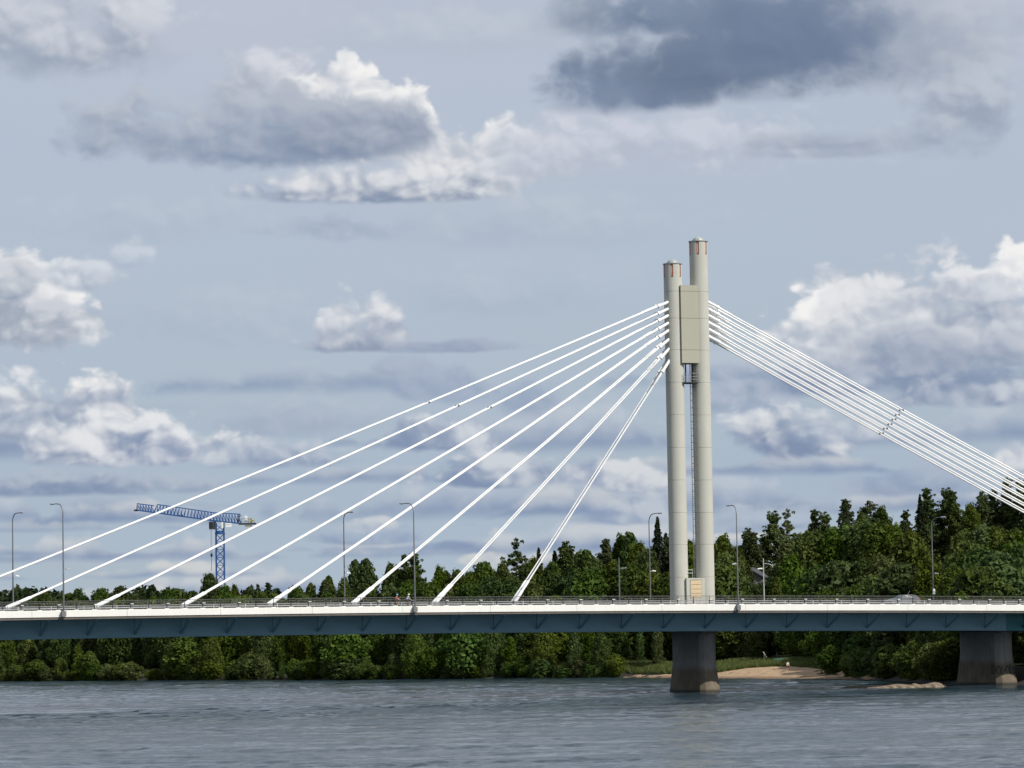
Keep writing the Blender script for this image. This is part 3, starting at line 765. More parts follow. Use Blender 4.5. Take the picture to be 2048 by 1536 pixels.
def ladder(z0, z1, u, name='access_ladder'):
    mb = MB()
    for du in (-.2, .2): mb.box(u + du - .03, u + du + .03, -.05, .05, z0, z1)
    z = z0 + .3
    while z < z1: mb.box(u - .2, u + .2, -.02, .02, z, z + .035); z += .3
    z = z0 + 2.2
    while z < z1:
        mb.tube([(u + .38 * cos(a), -.38 + .38 * sin(a) - .02, z) for a in [pi * 2 * q / 12 for q in range(13)]], .018, 5, False); z += .9
    return mb.build(name, M['pole'], BR)
ladder(bz, zb_ + .5, lu)
ps_ = MB()
for px in (1371, 1384):
    u = on_bridge(px, 740, 0)[0]; ps_.box(u - .06, u + .06, -.1, .1, pz, zb_ + .2)
ps_.build('hanger_post', M['dark'], po)

# stay cables: pairs 1 m apart across the median
def stay(u0, z0, u1, z1, v, side, collar_t):
    a, b = Vector((u0, v, z0)), Vector((u1, v, z1)); L = (b - a).length
    sag = .28 * (L / 100) ** 2; n = 14
    P_ = [a.lerp(b, i / n) - Vector((0, 0, sag * 4 * (i / n) * (1 - i / n))) for i in range(n + 1)]
    mb = MB(); mb.tube(P_, .102, 10); c = smooth_by_angle(mb.build('stay_cable', M['cable'], BR), 50)
    d = (P_[-1] - P_[-2]).normalized()
    s_ = MB(); e = b + d * .35; s_.tube([e, b + d * .28, b - d * 1.25, b - d * 1.35, b - d * 1.36, b - d * 1.62, b - d * 1.63, b - d * 3.6, b - d * 3.7],
                                        [.10, .20, .20, .20, .265, .265, .16, .15, .112], 14); smooth_by_angle(s_.build('cable_socket', M['cable'], c))
    d0 = (P_[1] - P_[0]).normalized()
    f_ = MB(); f_.tube([a - d0 * .12, a + d0 * 1.5, a + d0 * 1.52, a + d0 * 3.0, a + d0 * 3.1], [.21, .21, .165, .165, .112], 14); smooth_by_angle(f_.build('anchor_sleeve', M['cable'], c))
    if side < 0:
        ab = MB(); zb = deck_z(u0) - .14; ab.box(u0 - .5, u0 + .35, v - .22, v + .22, zb, z0 - .1); ab.build('anchor_block', M['pole'], c)
    if collar_t:
        p = a.lerp(b, collar_t) - Vector((0, 0, sag * 4 * collar_t * (1 - collar_t))); dd = (b - a).normalized()
        k_ = MB(); k_.tube([p - dd * .11, p + dd * .11], .135, 12); k_.build('damper_collar', M['pole'], c)
ancL = [(-100.42, 12.1), (-89.58, 12.15), (-78.64, 12.15), (-67.71, 12.17), (-56.81, 12.15), (-45.91, 12.1), (-35.2, 12.05), (-24.58, 12.05)]
topL = [(-2.744, 50.25), (-2.763, 49.37), (-2.783, 48.5), (-2.804, 47.53), (-2.826, 46.556), (-2.852, 45.358), (-2.88, 44.096), (-2.916, 42.479)]
def tpar(px, py, a, b, v=-.5):
    u, z = on_bridge(px, py, v); return (u - a[0]) / (b[0] - a[0])
colL = [(858, 803), (917, 812), (982, 815), None, None, None, None, None]
colL2 = [(366, 1004), (481, 1012), (601, 1013), (700, 1024), None, None, None, None]
for a, b, c1 in zip(ancL, topL, colL):
    for v in (-.5, .5):
        stay(a[0], a[1], b[0], b[1], v, -1, tpar(*c1, a, b) if c1 else None)
topR = [(2.85, 50.34 + .0), (2.85, 49.43), (2.85, 48.585), (2.85, 47.674), (2.85, 46.763), (2.85, 45.852)]
ancR = [(85.667, 9.80), (83.592, 9.834), (81.523, 9.864), (79.46, 9.893), (77.404, 9.923), (75.354, 9.952)]
colR = [(1806, 826), (1798, 834), (1791, 843), (1783, 852), (1774, 861), (1766, 870)]
for a, b, c1 in zip(ancR, topR, colR):
    for v in (-.5, .5):
        stay(a[0], a[1], b[0], b[1], v, 1, tpar(*c1, a, b))

# river piers, long across the bridge, flared at the foot
def pier(px, half_w, zt, scale, stain):
    vc = .75; cu = on_bridge(px, 1290, vc)[0]
    plan = []
    a, b, c = 1.35 * scale, 3.7 * scale, 4.85 * scale
    for q in range(7):
        th = pi * q / 6; plan.append((a * cos(th) * (1 if abs(cos(th)) > .99 else .97), b + (c - b) * sin(th)))
    plan += [(-x, -y) for x, y in plan]
    def k(z): return 1 + .255 * (max(0, (4.1 - z) / 4.1)) ** 1.15
    mb = MB(); zs = [-2.5, 0, .5, 1, 1.6, 2.2, 2.8, 3.4, 3.8, 4.1, 4.4, 6, zt]
    mb.loft([[(cu + x * k(max(z, 0)), vc + y * (1 + (k(max(z, 0)) - 1) * .55), z) for x, y in plan] for z in zs])
    o = mb.build('bridge_pier', M['pier'], BR); smooth_by_angle(o, 24)
    def on_side(s, z, off=.012):                          # a point on the long upstream side, s along v
        return (cu - (a * .985 * k(z)) - off, vc + s * (1 + (k(z) - 1) * .55), z)
    return o, cu, on_side, a, b, c, k
p1, cu1, side1, *_ = pier(1387.5, 1.35, 7.73, 1.0, 0)
p2, cu2, side2, a2, b2, c2, k2 = pier(1971.5, 1.35, 7.0, 1.13, 0)
bm_ = MB(); bm_.box(cu1 - 1.1, cu1 + 1.1, -4.2, 4.2, 7.5, deck_z(cu1) + ZB + .31); bm_.build('bearing_block', M['soffit'], p1)
bm_ = MB(); bm_.box(cu2 - 1.1, cu2 + 1.1, -4.6, 4.6, 6.8, deck_z(cu2) + ZB + .31); bm_.build('bearing_block', M['soffit'], p2)
drip = surface('lime_drip', (.34, .34, .33), (.26, .26, .25), .9, scale=3)
def drips(o, side, specs):
    for s0, s1, z0, z1 in specs:
        mb = MB(); n = 7
        pts = [Vector(side(s0 + (s1 - s0) * i / n + .04 * sin(i * 2.2), z0 + (z1 - z0) * i / n)) for i in range(n + 1)]
        mb.tube(pts, [.035 * (1 - .4 * i / n) for i in range(n + 1)], 5); mb.build('drip_stain', drip, o)
drips(p1, side1, [(2.9, 2.8, 3.0, .6)])
drips(p2, side2, [(3.4, 3.2, 2.6, .4), (2.5, 2.4, 2.9, .3), (1.9, .7, 2.9, .3), (-3.0, -2.3, 3.2, .2)])
rg = MB()
for i in range(5): rg.obox(side1(-3.1, 1.0 + i * .45, .02), (.05, 0, 0), (0, .09, 0), (0, 0, .05))
rg.build('step_iron', surface('rusty_iron', (.22, .08, .03), (.15, .05, .02), .9), p1)
# scribbled spray tag on the nose of the right pier
gt = MB(); rngg = random.Random(5)
def nose2(th, z, off=.01):
    x = a2 * cos(th) * .985; y = -(b2 + (c2 - b2) * sin(th))
    return (cu2 + x * k2(z) * 1.0 + off * cos(th), y * (1 + (k2(z) - 1) * .55) - off * sin(th) + .75, z)
for i in range(13):
    th = pi * (1.0 - (i + .5) / 14 * .82); w = .16
    z0_ = 1.35 + .25 * rngg.random(); pts = []
    kind = i % 4
    for q in range(13):
        s = q / 12
        if kind == 0: dth, dz = w * sin(2 * pi * s), .45 + .5 * cos(2 * pi * s)
        elif kind == 1: dth, dz = w * (s - .5) * 2, 1.3 * abs(s - .5)* 1.6
        elif kind == 2: dth, dz = w * sin(3 * pi * s), 1.15 * s
        else: dth, dz = w * (1 - 2 * s), .2 + .8 * s
        pts.append(nose2(min(pi * .99, max(.02, th + dth)), z0_ + dz))
    gt.tube(pts, .045, 5)
gt.build('graffiti_tag', M['dark'], p2)

# ------------------------------------------------------------------ street lamps on the bridge
def street_lamp(u, v, top_px, head_px, low_px, side, label, group='tall lamps along the bridge', fascia=False, sign=None):
    base_z = deck_z(u) - (.62 if fascia else .15)
    w = W(u, v, base_z)
    o = empty('street_lamp', w, ALPHA, label, 'street lamp', group)
    ztop = on_bridge(top_px[0], top_px[1], v)[1] - base_z
    hx, hy = head_px
    dv = -side * 2.4
    hu, hz = on_bridge(hx, hy, v + dv); hu -= u; hz -= base_z
    pl = MB(); n = 6
    path = [(0, 0, 0), (0, 0, 3), (0, 0, ztop - 1.15)]
    rad = [.11, .10, .065]
    for i in range(1, n + 1):
        a = pi / 2 * i / n; f = .42 * (1 - cos(a))
        path.append((hu * f, dv * f, ztop - 1.15 + (hz + 1.15 - ztop - .05) * sin(a) * 1.0)); rad.append(.06)
    path.append((hu * .80, dv * .80, hz + .0)); rad.append(.055)
    pl.tube(path, rad, 8); smooth_by_angle(pl.build('pole', M['pole'], o), 60)
    h = MB(); d = Vector((hu, dv, 0)).normalized(); x = Vector((-d.y, d.x, 0)); c = Vector((hu, dv, hz))
    secs = []
    for s, w_, t_ in ((-.62, .05, .05), (-.5, .10, .08), (-.1, .16, .10), (.3, .15, .08), (.45, .05, .03)):
        q = c + d * s; secs.append([q + x * w_ * cos(a) + Vector((0, 0, 1)) * t_ * sin(a) for a in [2 * pi * k / 10 for k in range(10)]])
    h.loft(secs); hd = smooth_by_angle(h.build('lamp_head', M['galv'], o), 60)
    g_ = MB(); g_.obox(c + Vector((0, 0, -.10)), d * .25, x * .1, (0, 0, .02)); g_.build('lamp_lens', M['white'], hd)
    if low_px:
        lu_, lz = on_bridge(low_px[0], low_px[1], v); lz -= base_z; sgn = 1 if low_px[2] > 0 else -1
        f = MB(); f.tube([(0, 0, lz - .06), (sgn * .35, -.08, lz)], .03, 6); f.obox((sgn * .52, -.1, lz + .02), (.24, 0, .04 * -sgn), (0, .14, 0), (.01, 0, .07)); f.build('path_light', M['white'] if side > 0 else M['galv'], o)
    if fascia:
        b = MB(); b.box(-.26, .26, -.22, .20, -.06, .52); b.box(-.16, .16, -.2, .2, -.16, -.055); b.build('wall_bracket', M['pole'], o)
    else:
        b = MB(); b.box(-.22, .22, -.22, .22, 0, .12); b.build('base_plate', M['galv'], o)
    if sign:
        sz = on_bridge(sign[0], sign[1], v)[1] - base_z
        s_ = MB(); s_.box(-.16, .16, -.26, -.12, sz - .38, sz + .38); s_.build('control_box', M['white'], o)
    return o
VN = -HW - .24
street_lamp(-85.9, VN, (126, 1007), (104, 1008), (132, 1138, 1), -1, 'tall lamp on the near bridge edge, leftmost of those clamped to the white fascia', fascia=True)
street_lamp(-42.45, VN, (827, 1006), (803, 1007), None, -1, 'tall lamp on the near bridge edge just right of the two cyclists', fascia=True)
street_lamp(.5, VN, (1474, 1010), (1456, 1011), (1470, 1128, -1), -1, 'tall lamp on the near bridge edge just right of the pylon', fascia=True)
VF = 12.6
street_lamp(-86.0, VF, (30, 1026), (43, 1025), (32, 1152, 1), 1, 'tall lamp on the far side of the bridge, at the left edge of the picture')
street_lamp(-42.95, VF, (685, 1023), (703, 1024), (692, 1146, 1), 1, 'tall far-side bridge lamp whose top is crossed by a white stay cable')
street_lamp(-.5, VF, (1298, 1026), (1320, 1026), (1301, 1142, 1), 1, 'tall far-side bridge lamp just left of the pylon columns')
street_lamp(41.4, VF, (1862, 1034), (1887, 1034), (1866, 1147, 1), 1, 'tall far-side bridge lamp at right carrying a white control box', sign=(1865, 1183))
# lower path lamps standing behind the bridge
def path_lamp(px, ytop, yhead, dirn, label):
    Y = 500.0; p = at_y(px, ytop, Y); q = at_y(px, yhead, Y); base = min(6.0, gz(p[0], Y)) if shore_dist(p[0], Y) > 0 else None
    # these stand on the far footway of the deck
    u, zt = on_bridge(px, ytop, 11.6); zb = deck_z(u) - .2
    o = empty('path_lamp', W(u, 11.6, zb), ALPHA, label, 'path lamp', 'short path lamps on the far footway')
    zh = on_bridge(px, yhead, 11.6)[1] - zb
    mb = MB(); mb.tube([(0, 0, 0), (0, 0, zt - zb)], [.09, .06], 8); smooth_by_angle(mb.build('pole', M['galv'], o), 60)
    h = MB(); h.tube([(0, 0, zh), (dirn * .35, -.1, zh + .05)], .035, 6); h.obox((dirn * .62, -.1, zh + .06), (.32, 0, .03), (0, .16, 0), (0, 0, .07)); h.build('lamp_head', M['white'], o)
path_lamp(1238, 1116, 1137, 1, 'short straight path lamp with side head, left of the pylon before dark trees')
path_lamp(1526.5, 1117, 1138, -1, 'short straight path lamp with side head, right of the pylon before the house')
def double_lamp():
    Y = 628.; p = at_y(1545, 1128, Y); g = gz(p[0], Y)
    o = empty('double_street_lamp', (p[0], Y, g - .1), 0, 'slim double-armed street lamp on the bank in front of the house', 'street lamp')
    mb = MB(); H = p[2] - g + .1; mb.tube([(0, 0, 0), (0, 0, H)], [.12, .07], 8); smooth_by_angle(mb.build('pole', M['galv'], o), 60)
    for s in (-1, 1):
        a = MB(); a.tube([(0, 0, H - .35), (s * .5, 0, H), (s * 1.0, 0, H + .08)], .045, 6); am = a.build('arm', M['galv'], o)
        h = MB(); h.obox((s * 1.2, 0, H + .08), (.3, 0, .02 * s), (0, .14, 0), (0, 0, .06)); h.build('lamp_head', M['galv'], am)
double_lamp()

# ------------------------------------------------------------------ tower crane far behind
def crane():
    Y = 890.0
    def P2(px, py, dy=0): p = at_y(px, py, Y); return Vector((p[0], dy, p[2]))
    foot = at_y(441, 1165, Y); g = gz(foot[0], Y)
    o = empty('tower_crane', (0, Y, 0), 0, 'blue lattice tower crane behind the trees and stay cables', 'crane')
    cx = foot[0]; w = 1.0
    zt = P2(441, 1068).z
    mb = MB(); z = g - .2
    for sx in (-w, w):
        for sy in (-w, w): mb.bar((cx + sx, sy, g - .2), (cx + sx, sy, zt), .26)
    step = 1.9; n = int((zt - g) / step); step = (zt - g) / n
    for i in range(n):
        z0, z1 = g + i * step, g + (i + 1) * step
        for (ax, ay), (bx, by) in (((-w, -w), (w, -w)), ((w, -w), (w, w)), ((w, w), (-w, w)), ((-w, w), (-w, -w))):
            mb.bar((cx + ax, ay, z1), (cx + bx, by, z1), .12)
            mb.bar((cx + ax, ay, z0), (cx + bx, by, z1), .10); mb.bar((cx + bx, by, z0), (cx + ax, ay, z1), .10)
    mb.build('mast', M['crane'], o)
    zs = P2(441, 1048).z
    sw = MB(); sw.lathe([(1.3, zt), (1.3, zt + .35), (1.15, zt + .4), (1.15, zt + .8)], 20, (cx, 0, 0)); 
    for sx in (-.95, .95):
        for sy in (-.95, .95): sw.bar((cx + sx, sy, zt + .6), (cx + sx, sy, zs + .3), .3)
    sw.bar((cx - .95, -.95, zt + .8), (cx + .95, -.95, zs), .14); sw.bar((cx + .95, -.95, zt + .8), (cx - .95, -.95, zs), .14)
    sw.build('slewing_unit', M['crane'], o)
    # jib (px corner points), triangular lattice
    def truss(b0, b1, t0, t1, n, name, wid=.75):
        j = MB(); B0, B1, T0, T1 = (P2(*q) for q in (b0, b1, t0, t1))
        for sy in (-wid, wid): j.bar(B0 + Vector((0, sy, 0)), B1 + Vector((0, sy, 0)), .24, .3)
        j.bar(T0, T1, .24)
        for i in range(n):
            f0, f1, fm = i / n, (i + 1) / n, (i + .5) / n
            tp = T0.lerp(T1, f0); tp1 = T0.lerp(T1, f1)
            for sy in (-wid, wid):
                y_ = Vector((0, sy, 0)); j.bar(B0.lerp(B1, f0) + y_, tp, .13); j.bar(tp, B0.lerp(B1, f1) + y_, .11)
            j.bar(B0.lerp(B1, f0) + Vector((0, -wid, 0)), B0.lerp(B1, f0) + Vector((0, wid, 0)), .1)
        return j.build(name, M['crane'], o)
    j1 = truss((276, 1020.5), (308, 1025), (274, 1007.2), (308, 1011.5), 6, 'jib')
    j2 = truss((308, 1025), (428, 1041.5), (315, 1009), (428, 1025.5), 18, 'jib')
    truss((428, 1041.5), (482, 1047), (428, 1025.5), (481, 1028.5), 9, 'counter_jib', 1.0)
    tpm = MB(); q = P2(272, 1020.5); tpm.box(q.x - .5, q.x + .5, -.4, .4, q.z - .25, q.z + .2); tpm.bar(P2(273, 1021), P2(274.5, 1007.5), .16); tpm.build('jib_tip', M['crane_dark'], o)
    tl = MB(); q = P2(361, 1031.5); tl.box(q.x - .9, q.x + .9, -.5, .5, q.z - .15, q.z + .25); tl.build('trolley', M['crane_dark'], o)
    pl = MB(); a, b = P2(478, 1047.6), P2(512, 1047); pl.box(a.x, b.x, -1.1, 1.1, a.z - .25, a.z + .2); cp = pl.build('counter_platform', M['crane_dark'], o)
    rl = MB()
    for px in (478, 483, 497, 504): rl.bar(P2(px, 1047, -1), P2(px, 1038, -1), .1)
    rl.bar(P2(478, 1038, -1), P2(504, 1038, -1), .1); rl.bar(P2(478, 1043, -1), P2(504, 1043, -1), .08); rl.bar(P2(478, 1035, -1), P2(483, 1031, -1), .2); rl.bar(P2(478, 1046, -1), P2(479, 1029, -1), .25); rl.build('platform_rail', M['crane_dark'], cp)
    bl = MB(); a, b = P2(490, 1048), P2(503, 1053.5); bl.box(a.x, b.x, -.9, .9, b.z, a.z - .3); bl.build('counterweight', M['ballast'], o)
    wb = MB(); a, b = P2(490, 1031.5), P2(494.5, 1043); wb.box(a.x, b.x, -.7, .7, b.z, a.z); wb.build('electric_cabinet', M['white'], o)
    wn = MB(); a, b = P2(501, 1038), P2(508.5, 1043.5); wn.tube([(a.x + .1, 0, (a.z + b.z) / 2), (b.x, 0, (a.z + b.z) / 2)], .26, 10); wn.box(a.x - .1, a.x + .25, -.6, .6, b.z - .2, a.z + .15); wn.build('winch', M['yellow'], o)
    cb = MB(); a, b = P2(418.5, 1043.5), P2(432, 1058.5); cb.box(a.x, b.x, -1.0, .9, b.z, a.z); cbo = cb.build('operator_cab', M['crane_dark'], o)
    gl = MB(); gl.box(a.x + .1, b.x - .8, -1.03, -1.005, b.z + .4, a.z - .3); gl.box(a.x - .03, a.x - .005, -.8, .7, b.z + .4, a.z - .3); gl.build('cab_window', M['glass'], cbo)
    wh = MB(); a, b = P2(443.5, 1044.5), P2(447.5, 1056); wh.box(a.x, b.x, -1.25, -1.15, b.z, a.z); wh.build('white_panel', M['white'], o)
    sg = MB(); a, b = P2(452, 1046.5), P2(464, 1054); sg.box(a.x, b.x, -1.1, -1.0, b.z, a.z); sgo = sg.build('sign_board', M['white'], o)
    sl_ = MB(); hh = a.z - b.z
    sl_.box(a.x + .15, b.x - .15, -1.115, -1.102, b.z + hh * .55, b.z + hh * .68); sl_.build('sign_line', M['galv'], sgo)
    rp = MB(); t_, b_ = P2(422.5, 1042), P2(423, 1108)
    for s in (-.12, .12): rp.bar((t_.x + s, 0, t_.z), (b_.x + s, 0, b_.z), .05)
    rp.build('hoist_rope', M['crane_dark'], o)
    hk = MB(); hk.box(b_.x - .18, b_.x + .18, -.15, .15, b_.z - .55, b_.z); e = P2(423, 1142)
    hk.tube([(b_.x + .22 * cos(a), 0, b_.z - .3 + .42 * sin(a)) for a in [2 * pi * k / 12 for k in range(13)]], .07, 5, False); hk.bar((b_.x, 0, b_.z - .5), (b_.x, 0, e.z), .1); hk.build('hook_block', M['crane_dark'], o)
crane()

# ------------------------------------------------------------------ houses on the right bank
def gable_house(px, y_eave, y_ridge, Y, wid, dep, wallm, roofm, label, rz=0., hwall=None):
    p = at_y(px, y_eave, Y); r_ = at_y(px, y_ridge, Y); g = gz(p[0], Y) - .6
    o = empty('house', (p[0], Y, g), rz, label, 'house', None)
    he, hr = p[2] - g, r_[2] - g; w = wid / 2
    mb = MB(); mb.loft([[(-w, y, 0), (w, y, 0), (w, y, he), (0, y, hr - .15), (-w, y, he)] for y in (0, dep)]); mb.build('wall', wallm, o)
    for s in (-1, 1):
        rf = MB(); ov = .45; sl_ = (hr - he) / w
        a = [(0, hr + .12), (s * (w + ov), he - sl_ * ov + .12), (s * (w + ov), he - sl_ * ov - .04), (0, hr - .04)]
        rf.loft([[(x + s * .002, y, z) for x, z in a] for y in (-ov, dep + ov)]); rf.build('roof', roofm, o)
    return o, he, hr, w
h1, he, hr, w1 = gable_house(1494, 1152, 1135, 640., 5.2, 9, M['house_wall'], M['roof_dark'], 'grey-brown gabled house half hidden by trees right of the pylon', radians(-12))
wn = MB(); wn.box(-.55, .55, -.06, -.004, he - 1.7, he - .3); f_ = wn.build('window', M['house_white'], h1); g_ = MB(); g_.box(-.45, .45, -.075, -.062, he - 1.6, he - .4); g_.build('pane', M['glass'], f_)
h2, he, hr, w1 = gable_house(1541, 1176, 1165, 632., 6.5, 7, M['house_white'], M['roof_dark'], 'low white-walled house with dark roof behind the double street lamp', radians(62))
wn = MB(); wn.box(-.5, .5, -.06, -.004, he - 1.8, he - .6); f_ = wn.build('window', M['house_wall'], h2); g_ = MB(); g_.box(-.42, .42, -.075, -.062, he - 1.7, he - .7); g_.build('pane', M['glass'], f_)
h3, he, hr, w1 = gable_house(1903, 1112, 1097, 662., 7.5, 6.5, M['house_tan'], M['roof_red'], 'house with reddish roof glimpsed among the dark pines at right', radians(80))
wn = MB(); wn.box(-.55, .55, -.06, -.004, he - 2.0, he - .6); f_ = wn.build('window', M['house_white'], h3); g_ = MB(); g_.box(-.45, .45, -.075, -.062, he - 1.9, he - .7); g_.build('pane', M['glass'], f_)

# ------------------------------------------------------------------ car on the near lane, heading left
def car():
    u, _ = on_bridge(1806, 1200, -7.2)
    o = empty('car', W(u, -7.2, deck_z(u) - .15), ALPHA + pi, 'dark grey car driving on the bridge, right of the pylon behind the railing', 'car')
    # local: +x forward
    prof = [(-2.1, .35), (-2.12, .75), (-2.0, 1.0), (-1.55, 1.38), (-.9, 1.47), (.2, 1.45), (.95, 1.05), (1.75, .92), (2.1, .72), (2.14, .4), (1.9, .25), (-1.9, .25)]
    secs = []
    for y, sx, top in ((-.86, .97, 0), (-.8, 1, .0), (0, 1.01, .0), (.8, 1, .0), (.86, .97, 0)):
        secs.append([(x * sx, y * (.80 if z > 1.1 else 1.0), z) for x, z in prof])
    mb = MB(); mb.loft(secs); smooth_by_angle(mb.build('body', M['car_paint'], o), 40)
    for s in (-1, 1):
        g = MB(); yy = lambda z: s * (.862 - (.172 * min(1, max(0, (z - 1.0) / .12))))
        for pts in ([(-1.45, 1.06), (-.45, 1.06), (-.45, 1.38), (-1.25, 1.36)], [(-.36, 1.06), (.72, 1.06), (.22, 1.37), (-.36, 1.38)]):
            g.loft([[(x, s * (.70 if z > 1.1 else .85) + s * off, z) for x, z in pts] for off in (-.02, .015)])
        g.build('side_window', M['glass'], o)
        hl = MB(); hl.ball((1.98, s * .62, .72), .16, 10, (.6, 1.1, .6)); hl.build('headlight', M['lens'], o)
        tl = MB(); tl.box(-2.14, -2.04, s * .66 - .16, s * .66 + .16, .74, .94); tl.build('tail_light', M['tail'], o)
        mi = MB(); mi.ball((.62, s * .95, 1.08), .11, 8, (.7, 1.1, .8)); mi.build('wing_mirror', M['car_paint'], o)
        for x in (-1.3, 1.32):
            wh = MB(); wh.lathe([(.2, -.1), (.3, -.1), (.32, -.06), (.32, .06), (.3, .1), (.2, .1)], 20)
            wh.v = [(x + a, s * .80 + c, .32 + b) for a, b, c in wh.v]; t_ = wh.build('wheel', M['rubber'], o)
            r_ = MB(); r_.lathe([(.02, -.05), (.2, -.08), (.2, .08), (.02, .05)], 14); r_.v = [(x + a, s * .81 + c, .32 + b) for a, b, c in r_.v]; r_.build('rim', M['galv'], t_)
    wsd = MB(); wsd.obox((.62, 0, 1.262), (.29, 0, -.155), (0, .56, 0), (.010, 0, .018)); wsd.build('windshield', M['glass'], o)
    rw = MB(); rw.obox((-1.80, 0, 1.21), (.17, 0, .145), (0, .56, 0), (-.012, 0, .014)); rw.build('rear_window', M['glass'], o)
    an = MB(); an.tube([(-.7, 0, 1.46), (-1.0, 0, 1.95)][::1], .014, 5); an.build('aerial', M['galv'], o)
car()

# ------------------------------------------------------------------ people
def skin_mesh(name, joints, edges, m_, parent, root=0, sub=2):
    me = bpy.data.meshes.new(name); me.from_pydata([j[:3] for j in joints], edges, []); me.materials.append(m_)
    o = link(name, me, parent)
    bm = bmesh.new(); bm.from_mesh(me); lay = bm.verts.layers.skin.verify(); bm.verts.ensure_lookup_table()
    for i, v in enumerate(bm.verts):
        r_ = joints[i][3]; v[lay].radius = (r_, r_) if not hasattr(r_, '__len__') else r_; v[lay].use_root = (i == root)
    bm.to_mesh(me); bm.free()
    o.modifiers.new('skin', 'SKIN').use_smooth_shade = True
    if sub: s_ = o.modifiers.new('sub', 'SUBSURF'); s_.levels = 1; s_.render_levels = sub
    return o
def hand(j, e, wrist_i, w, d, side):                      # palm and five curled digits
    d = Vector(d).normalized(); x = Vector((0, side, 0)); dn = d.cross(x).normalized()
    w = Vector(w); pi_ = len(j); p = w + d * .07; j.append((*p, .026)); e.append((wrist_i, pi_))
    for k, L in enumerate((.07, .08, .075, .06)):
        b = p + x * (.026 - .017 * k) + d * .02; i0 = len(j); j.append((*b, .010)); j.append((*(b + d * L * .5 + dn * .012), .009)); j.append((*(b + d * L * .7 + dn * .05), .008)); e += [(pi_, i0), (i0, i0 + 1), (i0 + 1, i0 + 2)]
    i0 = len(j); j.append((*(w + d * .035 + x * .035), .011)); j.append((*(w + d * .075 + x * .05 + dn * .03), .009)); e += [(pi_, i0), (i0, i0 + 1)]
def head_parts(o, c, m_hair, helmet=None):
    c = Vector(c)
    fc = MB()
    if helmet:
        h = MB(); h.lathe([(.125 * cos(a), .115 * sin(a)) for a in [pi / 2 * k / 8 for k in range(8)]] + [(.005, .116)], 20)
        h.v = [(c.x + a * 1.18 - .01, c.y + b, c.z + .03 + z) for a, b, z in h.v]; smooth_by_angle(h.build('helmet', helmet, o), 50)
    h = MB(); h.ball((c.x - .022, c.y, c.z + .028), .108, 14, (1, .9, 1)); smooth_by_angle(h.build('hair', m_hair, o), 80)
